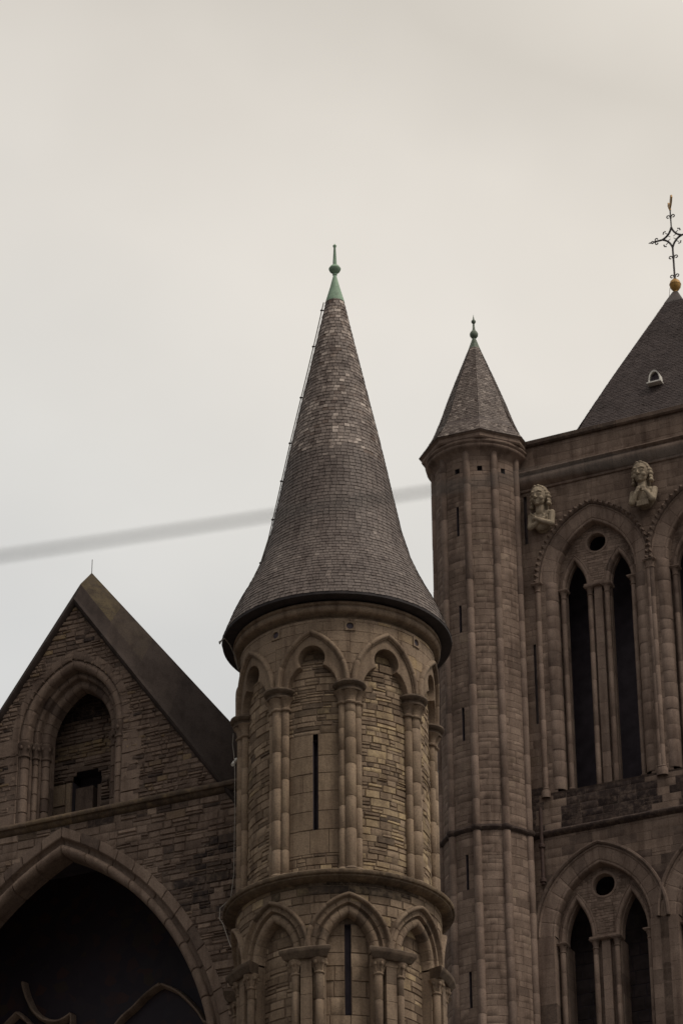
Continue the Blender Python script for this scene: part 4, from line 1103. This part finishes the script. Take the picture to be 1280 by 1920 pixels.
# ================================================================== CROSS ON THE TOWER ROOF
cx0 = Vector(tmn(UC, 0, -HD))
cro = empty('roof_cross', (cx0.x, cx0.y, ZA), 'wrought iron cross on a gilded ball atop the pyramid roof, with a weathercock', 'cross')
zb0 = ZA - 0.15
bl = MB(); lathe(bl, cx0.x, cx0.y, [(0.06, zb0 - 0.02), (0.07, zb0 + 0.02), (0.055, zb0 + 0.07), (0.1, zb0 + 0.12), (0.155, zb0 + 0.21), (0.165, zb0 + 0.285), (0.172, zb0 + 0.29), (0.172, zb0 + 0.31), (0.165, zb0 + 0.315), (0.14, zb0 + 0.4), (0.09, zb0 + 0.455), (0.0, zb0 + 0.48)], 24)
bl.build('gilt_ball', M['gilt'], cro)
def cp_(u, z): return (cx0.x + EX * u, cx0.y + EY * u, z)
ZC = ZA + 1.80
fr = MB()
tube(fr, [cp_(0, zb0 + 0.44), cp_(0, ZC - 0.32)], 0.029, 8); tube(fr, [cp_(0, ZC + 0.36), cp_(0, ZC + 1.0)], 0.021, 8)
lathe(fr, cx0.x, cx0.y, [(0.045, zb0 + 0.45), (0.045, zb0 + 0.52), (0.028, zb0 + 0.55), (0.036, zb0 + 0.6), (0.022, zb0 + 0.64)], 10)
for sx in (-1, 1):
    tube(fr, [cp_(sx * 0.26, ZC), cp_(sx * 0.58, ZC)], 0.028, 8)
    for sz in (-1, 1):
        pts = []
        for i in range(9):
            f = i / 8; p0, p1, p2 = (0.30, 0.0), (0.075, 0.075), (0.0, 0.36)
            pts.append(cp_(sx * ((1 - f) ** 2 * p0[0] + 2 * f * (1 - f) * p1[0] + f * f * p2[0]), ZC + sz * ((1 - f) ** 2 * p0[1] + 2 * f * (1 - f) * p1[1] + f * f * p2[1])))
        tube(fr, pts, 0.031, 7)
        # leaf sprigs outside and inside each curve
        tube(fr, [cp_(sx * 0.10, ZC + sz * 0.1), cp_(sx * 0.15, ZC + sz * 0.17), cp_(sx * 0.2, ZC + sz * 0.2)], 0.012, 6)
        for (dx, dz) in ((0.0, 0.06), (0.06, 0.0), (0.045, 0.045)):
            sphere(fr, cp_(sx * (0.2 + dx), ZC + sz * (0.2 + dz)), 0.024, 0.024, 0.024, 5, 7)
        tube(fr, [cp_(sx * 0.13, ZC + sz * 0.085), cp_(sx * 0.08, ZC + sz * 0.06), cp_(sx * 0.05, ZC + sz * 0.03)], 0.01, 6)
fro = fr.build('cross_frame', M['iron'], cro)
def scroll(z, w=1.0):
    sb = MB()
    for s_ in (-1, 1):
        pts = [cp_(s_ * 0.015, z - 0.05)]
        for i in range(12):
            a = PI - i / 11 * PI * 1.65; rr = 0.055 * (1 - 0.35 * i / 11)
            pts.append(cp_(s_ * (0.085 * w + rr * math.cos(a)), z + 0.02 + rr * math.sin(a)))
        tube(sb, pts, 0.017, 6)
    sb.build('scroll', M['iron'], cro)
scroll(zb0 + 1.24); scroll(zb0 + 0.58); scroll(ZC + 0.72, 0.9)
for s_ in (-1, 1):
    sb = MB()
    for q in (-1, 1):
        pts = [cp_(s_ * 0.50, ZC)]
        for i in range(10):
            a = -PI / 2 + i / 9 * PI * 1.5
            pts.append(cp_(s_ * (0.50 + 0.045 * math.sin(a + PI / 2) * 0.9 - 0.02), ZC + q * (0.06 - 0.045 * math.cos(a + PI / 2))))
        tube(sb, pts, 0.017, 6)
        pts = [cp_(s_ * (0.56 + 0.09 * i / 6), ZC + q * 0.035 * math.sin(PI * i / 6)) for i in range(7)]
        tube(sb, pts, 0.017, 6)
    sphere(sb, cp_(s_ * 0.68, ZC), 0.028, 0.028, 0.022, 6, 8); tube(sb, [cp_(s_ * 0.69, ZC), cp_(s_ * 0.74, ZC)], 0.016, 6, rf=lambda f: 1 - 0.8 * f)
    sb.build('arm_end', M['iron'], cro)
wc = MB()     # weathercock, seen nearly edge-on
va = rad(98)
prof_c = [(-0.20, 0.10), (-0.13, 0.03), (-0.03, 0.0), (0.08, 0.03), (0.14, 0.11), (0.165, 0.2), (0.21, 0.215), (0.17, 0.24), (0.16, 0.3), (0.12, 0.29), (0.09, 0.23), (0.03, 0.16), (-0.05, 0.15), (-0.10, 0.25), (-0.17, 0.34), (-0.25, 0.32), (-0.28, 0.22)]
wx, wz = cx0, ZC + 1.02
fl = [wc.vert((wx.x + math.cos(va) * a + 0.02 * math.sin(va), wx.y + math.sin(va) * a - 0.02 * math.cos(va), wz + b)) for a, b in prof_c]
bk_ = [wc.vert((wx.x + math.cos(va) * a - 0.02 * math.sin(va), wx.y + math.sin(va) * a + 0.02 * math.cos(va), wz + b)) for a, b in prof_c]
wc.face(fl, TM); wc.face(bk_[::-1], TM)
for i in range(len(fl)): wc.face((fl[i], fl[(i + 1) % len(fl)], bk_[(i + 1) % len(fl)], bk_[i]), TM)
tube(wc, [(wx.x, wx.y, wz - 0.06), (wx.x, wx.y, wz + 0.02)], 0.03, 8)
wc.build('weathercock', M['gilt'], cro, smooth=False)

# ================================================================== CARVED BUSTS
def remesh(mb, name, mat, parent, vox, smooth_n=2):
    o = mb.build(name + '_raw', mat, None)
    md = o.modifiers.new('r', 'REMESH'); md.mode = 'VOXEL'; md.voxel_size = vox
    ms = o.modifiers.new('s', 'SMOOTH'); ms.factor = 0.5; ms.iterations = smooth_n
    dg = bpy.context.evaluated_depsgraph_get()
    me = bpy.data.meshes.new_from_object(o.evaluated_get(dg))
    old = o.data; bpy.data.objects.remove(o); bpy.data.meshes.remove(old)
    me.name = name; me.materials.clear(); me.materials.append(mat)
    if 'tint' in me.attributes: me.attributes.remove(me.attributes['tint'])
    a = me.attributes.new('tint', 'FLOAT_COLOR', 'POINT')
    a.data.foreach_set('color', [0.5, 0.0, 0.0, 1.0] * len(me.vertices))
    me.polygons.foreach_set('use_smooth', [True] * len(me.polygons))
    ob = bpy.data.objects.new(name, me); COL.objects.link(ob); ob.parent = parent
    return ob
def limb(mb, pts, r0, r1, seg=10):
    n = len(pts); tube(mb, pts, 1.0, seg, rf=lambda f: r0 + (r1 - r0) * f)
    sphere(mb, pts[0], r0, r0, r0, 8, 10); sphere(mb, pts[-1], r1, r1, r1, 8, 10)
    for i in range(1, n - 1): r = r0 + (r1 - r0) * i / (n - 1); sphere(mb, pts[i], r, r, r, 8, 10)
def bust(u, z, label, pose, turn, drop=0.0):
    p = tmn(u, z, 0.0)
    root = empty('carved_bust', (p[0], p[1], z), label, 'statue', 'carved busts between the belfry arches', rz=-PHI)
    mb = MB()
    # local axes: x along the wall, -y out of the wall, z up; bottom of the bust at z = 0
    Hc = Vector((0, -0.27, 0.985)); R3 = Matrix.Rotation(rad(turn), 3, 'Z') @ Matrix.Rotation(rad(8), 3, 'X')
    def H(x, y, zz): v = R3 @ Vector((x, y, zz)) * 1.2; return (Hc.x + v.x, Hc.y + v.y, Hc.z + v.z)
    sphere(mb, H(0, 0, 0.04), 0.222, 0.240, 0.282, 12, 16, rot=R3)
    sphere(mb, H(0, -0.055, -0.11), 0.162, 0.144, 0.156, 10, 14, rot=R3)
    sphere(mb, H(0, -0.135, -0.19), 0.066, 0.060, 0.054, 8, 10, rot=R3)              # chin
    tube(mb, [H(0, -0.17, 0.06), H(0, -0.225, -0.045), H(0, -0.2, -0.065)], 0.032, 8, rf=lambda f: 0.65 + 0.5 * f)   # nose
    for s_ in (-1, 1):
        sphere(mb, H(s_ * 0.022, -0.195, -0.055), 0.026, 0.036, 0.022, 6, 8, rot=R3)
        tube(mb, [H(s_ * 0.03, -0.182, 0.075), H(s_ * 0.085, -0.182, 0.095), H(s_ * 0.145, -0.14, 0.07)], 0.022, 7)    # brow
        sphere(mb, H(s_ * 0.078, -0.158, 0.03), 0.050, 0.036, 0.031, 8, 10, rot=R3)                                      # eye
        tube(mb, [H(s_ * 0.035, -0.172, 0.012), H(s_ * 0.078, -0.182, 0.002), H(s_ * 0.125, -0.15, 0.018)], 0.010, 6)   # lower lid
        sphere(mb, H(s_ * 0.095, -0.12, -0.075), 0.072, 0.066, 0.066, 8, 10, rot=R3)                                     # cheek
        sphere(mb, H(s_ * 0.185, 0.01, 0.0), 0.036, 0.060, 0.084, 8, 10, rot=R3)                                           # ear
    tube(mb, [H(-0.06, -0.155, -0.115), H(0, -0.178, -0.112), H(0.06, -0.155, -0.115)], 0.017, 7)
    tube(mb, [H(-0.05, -0.155, -0.148), H(0, -0.178, -0.15), H(0.05, -0.155, -0.148)], 0.018, 7)
    limb(mb, [(0, -0.2, 0.55), (0, -0.24, 0.86)], 0.135, 0.115, 14)                                                     # neck
    sphere(mb, (0, -0.13, 0.34), 0.27, 0.17, 0.32, 12, 16); sphere(mb, (0, -0.12, 0.52), 0.31, 0.14, 0.12, 10, 16)
    sphere(mb, (0, -0.02, 0.3), 0.26, 0.1, 0.3, 10, 14)
    if pose == 'crossed':
        for s_ in (-1, 1):
            y0 = -0.30 if s_ > 0 else -0.245
            limb(mb, [(s_ * 0.30, -0.15, 0.50), (s_ * 0.31, -0.22, 0.14)], 0.095, 0.08)
            limb(mb, [(s_ * 0.31, -0.22, 0.14), (s_ * 0.02, y0 - 0.03, 0.24), (-s_ * 0.10, y0 - 0.02, 0.33)], 0.08, 0.055)
            sphere(mb, (-s_ * 0.15, y0 - 0.01, 0.38), 0.07, 0.035, 0.075, 8, 10)
            for k in range(4):
                dx = (k - 1.5) * 0.034
                ln = (0.13, 0.155, 0.15, 0.12)[k]
                b0 = Vector((-s_ * (0.165 + dx * 0.55), y0 - 0.03, 0.42 + dx * 0.75)); dr = Vector((-s_ * 0.62, 0.12, 0.72 + dx * 4)).normalized()
                limb(mb, [b0, b0 + dr * ln * 0.55 + Vector((0, -0.012, 0)), b0 + dr * ln], 0.017, 0.012, 7)
            limb(mb, [(-s_ * 0.12, y0 - 0.04, 0.40), (-s_ * 0.1, y0 - 0.05, 0.47)], 0.018, 0.014, 7)
    else:
        for s_ in (-1, 1):
            limb(mb, [(s_ * 0.30, -0.13, 0.50), (s_ * 0.29, -0.30, 0.14)], 0.095, 0.095)
            limb(mb, [(s_ * 0.29, -0.30, 0.14), (s_ * 0.16, -0.36, 0.36)], 0.095, 0.058)
            sphere(mb, (s_ * 0.12, -0.37, 0.41), 0.055, 0.04, 0.07, 8, 10)
            for k in range(4):
                dx = (k - 1.5) * 0.03; ln = (0.12, 0.145, 0.14, 0.11)[k]
                b0 = Vector((s_ * (0.10 + dx * 0.6), -0.385, 0.45 + dx * 0.5)); dr = Vector((-s_ * 0.55, 0.05, 0.75 + dx * 3)).normalized()
                limb(mb, [b0, b0 + dr * ln * 0.55 + Vector((0, -0.012, 0)), b0 + dr * ln], 0.017, 0.012, 7)
            limb(mb, [(s_ * 0.09, -0.395, 0.40), (s_ * 0.035, -0.40, 0.42)], 0.019, 0.015, 7)
        for k in range(5): tube(mb, [(-0.14 + 0.07 * k, -0.30, 0.0), (-0.14 + 0.07 * k, -0.29, 0.17)], 0.036, 8)       # pleats at the waist
    body = remesh(mb, 'figure', M['bust'], root, 0.011, 1)
    hb = MB()
    sphere(hb, H(0, 0.06, 0.09), 0.246, 0.222, 0.258, 12, 16, rot=R3)
    for s_ in (-1, 1):
        for k in range(7):      # wavy locks from the parting down to below the ear
            f = k / 6
            sphere(hb, H(s_ * (0.04 + 0.165 * math.sin(f * 1.6)), -0.075 + 0.11 * f, 0.245 - 0.12 * f - 0.26 * f * f), 0.054, 0.060, 0.048, 8, 10, rot=R3)
        for k in range(4):
            sphere(hb, H(s_ * (0.205 + 0.012 * (k % 2)), 0.05, 0.06 - 0.085 * k), 0.054, 0.102, 0.060, 8, 10, rot=R3)
        sphere(hb, H(s_ * 0.215, 0.02, -0.2), 0.066, 0.090, 0.060, 8, 10, rot=R3)
    remesh(hb, 'hair', M['bust'], root, 0.012, 1)
    blk = MB()     # the block that ties the bust into the wall
    o = Vector(root.location)
    for (xa, xb, ya, yb, za, zb_) in ((-0.17, 0.17, -0.1, 0.12, 0.16, 0.95),):
        vs_ = [(x, y, zz) for x in (xa, xb) for y in (ya, yb) for zz in (za, zb_)]
        b2 = MB(); ids = [b2.vert((v[0], v[1], v[2])) for v in vs_]
        for f in ((0, 1, 3, 2), (4, 6, 7, 5), (0, 4, 5, 1), (2, 3, 7, 6), (0, 2, 6, 4), (1, 5, 7, 3)): b2.face([ids[q] for q in f], TM)
        k_ = b2.build('back_block', M['bust'], None, smooth=False); k_.parent = root
    return root
bust(1.86, 43.24, 'pale stone bust with its arms crossed on the chest, beside the stair turret', 'crossed', -6)
bust(4.79, 43.24, 'pale stone bust holding both hands together before its chest, between the two belfry arches', 'joined', -4)

# ================================================================== SMALL THINGS
# lightning cable down the cone and the turret wall
rc = -102
def polar(d, R, z): return (A[0] + R * math.sin(rad(d)), A[1] - R * math.cos(rad(d)), z)
cab = empty('lightning_cable', polar(-90, 2.2, 30), 'thin pale lightning cable running down the cone and the left side of the round turret', 'cable')
pts = [polar(-92, interp(CONE, z) + 0.05, z) for z in [38.75 - 0.3 * i for i in range(24)]]
pts += [polar(-92, interp(CONE, 31.4) + 0.06, 31.4), polar(-91, 2.20, 30.95), polar(-88, 2.34, 30.6), polar(-80, 2.37, 30.48), polar(-77, 2.28, 30.5)]
pts += [polar(-80, 2.15, 30.42), polar(-84, 2.02, 30.22), polar(-86, 1.97, 30.0)]
c1 = MB(); tube(c1, pts, 0.012, 6); cwo = c1.build('upper_run', M['cable'], cab)
c2 = MB()
pts = [polar(-95, 2.06, 28.75), polar(-94, 2.07, 28.5), polar(-90, 2.03, 28.2), polar(-86, 2.01, 27.8), polar(-87, 2.0, 26.8), polar(-86, 2.01, 25.6), polar(-88, 2.06, 25.15), polar(-88, 2.26, 24.95), polar(-87, 2.27, 24.72), polar(-80, 2.22, 24.5), polar(-74, 2.16, 24.1), polar(-70, 2.15, 23.9)]
tube(c2, pts, 0.009, 6); c2.build('lower_run', M['cable'], cab)
for z in (38.55, 37.65, 36.4, 35.3, 34.4, 33.5, 32.5):
    cl2 = MB(); r = interp(CONE, z); tube(cl2, [polar(-92, r - 0.01, z), polar(-92, r + 0.075, z)], 0.014, 6); sphere(cl2, polar(-92, r + 0.06, z), 0.024, 0.024, 0.024, 6, 8)
    cl2.build('cable_clip', M['iron'], cab)
ins = MB(); tube(ins, [polar(-97, 2.0, 28.22), polar(-92, 2.06, 28.02)], 0.035, 8); ins.build('insulator', M['ceramic'], cab)
# loose wires from the gilt ball to the pyramid roof
w_ = MB()
a0 = Vector(cp_(-0.17, zb0 + 0.22))
def hip(z):
    t = (z - ZB) / (ZA - ZB) / 0.93; s_, c_ = lev(t); p, q = ring8(s_, z, c_)[7], ring8(s_, z, c_)[0]
    return (Vector(p) + Vector(q)) / 2
t1, t2 = hip(ZA - 0.98), hip(ZA - 0.62)
def sag(p, q, s, n=10):
    p, q = Vector(p), Vector(q); return [p + (q - p) * (i / n) + Vector((0, 0, -s * 4 * (i / n) * (1 - i / n))) for i in range(n + 1)]
tube(w_, sag(a0, t1, 0.12), 0.007, 5); tube(w_, sag(a0, t2, 0.05), 0.006, 5)
wr = w_.build('roof_wire', M['cable']); wr['label'] = 'two thin loose wires hanging from the gilded ball to the pyramid roof'; wr['category'] = 'wire'
# downpipe in the angle beside the lower arches
dp = MB(); x, y, _ = tmn(1.47, 0, 0.1)
tube(dp, [(x, y, 33.1), (x, y, 35.2)], 0.05, 10)
for z in (33.15, 34.1): lathe(dp, x, y, [(0.06, z), (0.085, z + 0.02), (0.085, z + 0.1), (0.06, z + 0.12)], 10)
dpo = dp.build('downpipe', M['rust']); dpo['label'] = 'short rusty dark downpipe crossing the string course beside the stair turret'; dpo['category'] = 'pipe'
# overhead wire close to the camera, thrown out of focus by the lens
def ray_pt(px, py, dist):
    d = (fw + rt * ((px - 640) / F_PX) - up * ((py - 960) / F_PX)).normalized()
    return CAM + d * dist
a, b = ray_pt(-500, 1115, 6.3), ray_pt(1700, 772, 7.6)
oh = MB(); tube(oh, sag(a, b, 0.012, 16), 0.0046, 8)
oho = oh.build('overhead_wire', M['wire']); oho['label'] = 'blurred overhead wire stretched across the sky in front of the conical roof'; oho['category'] = 'wire'
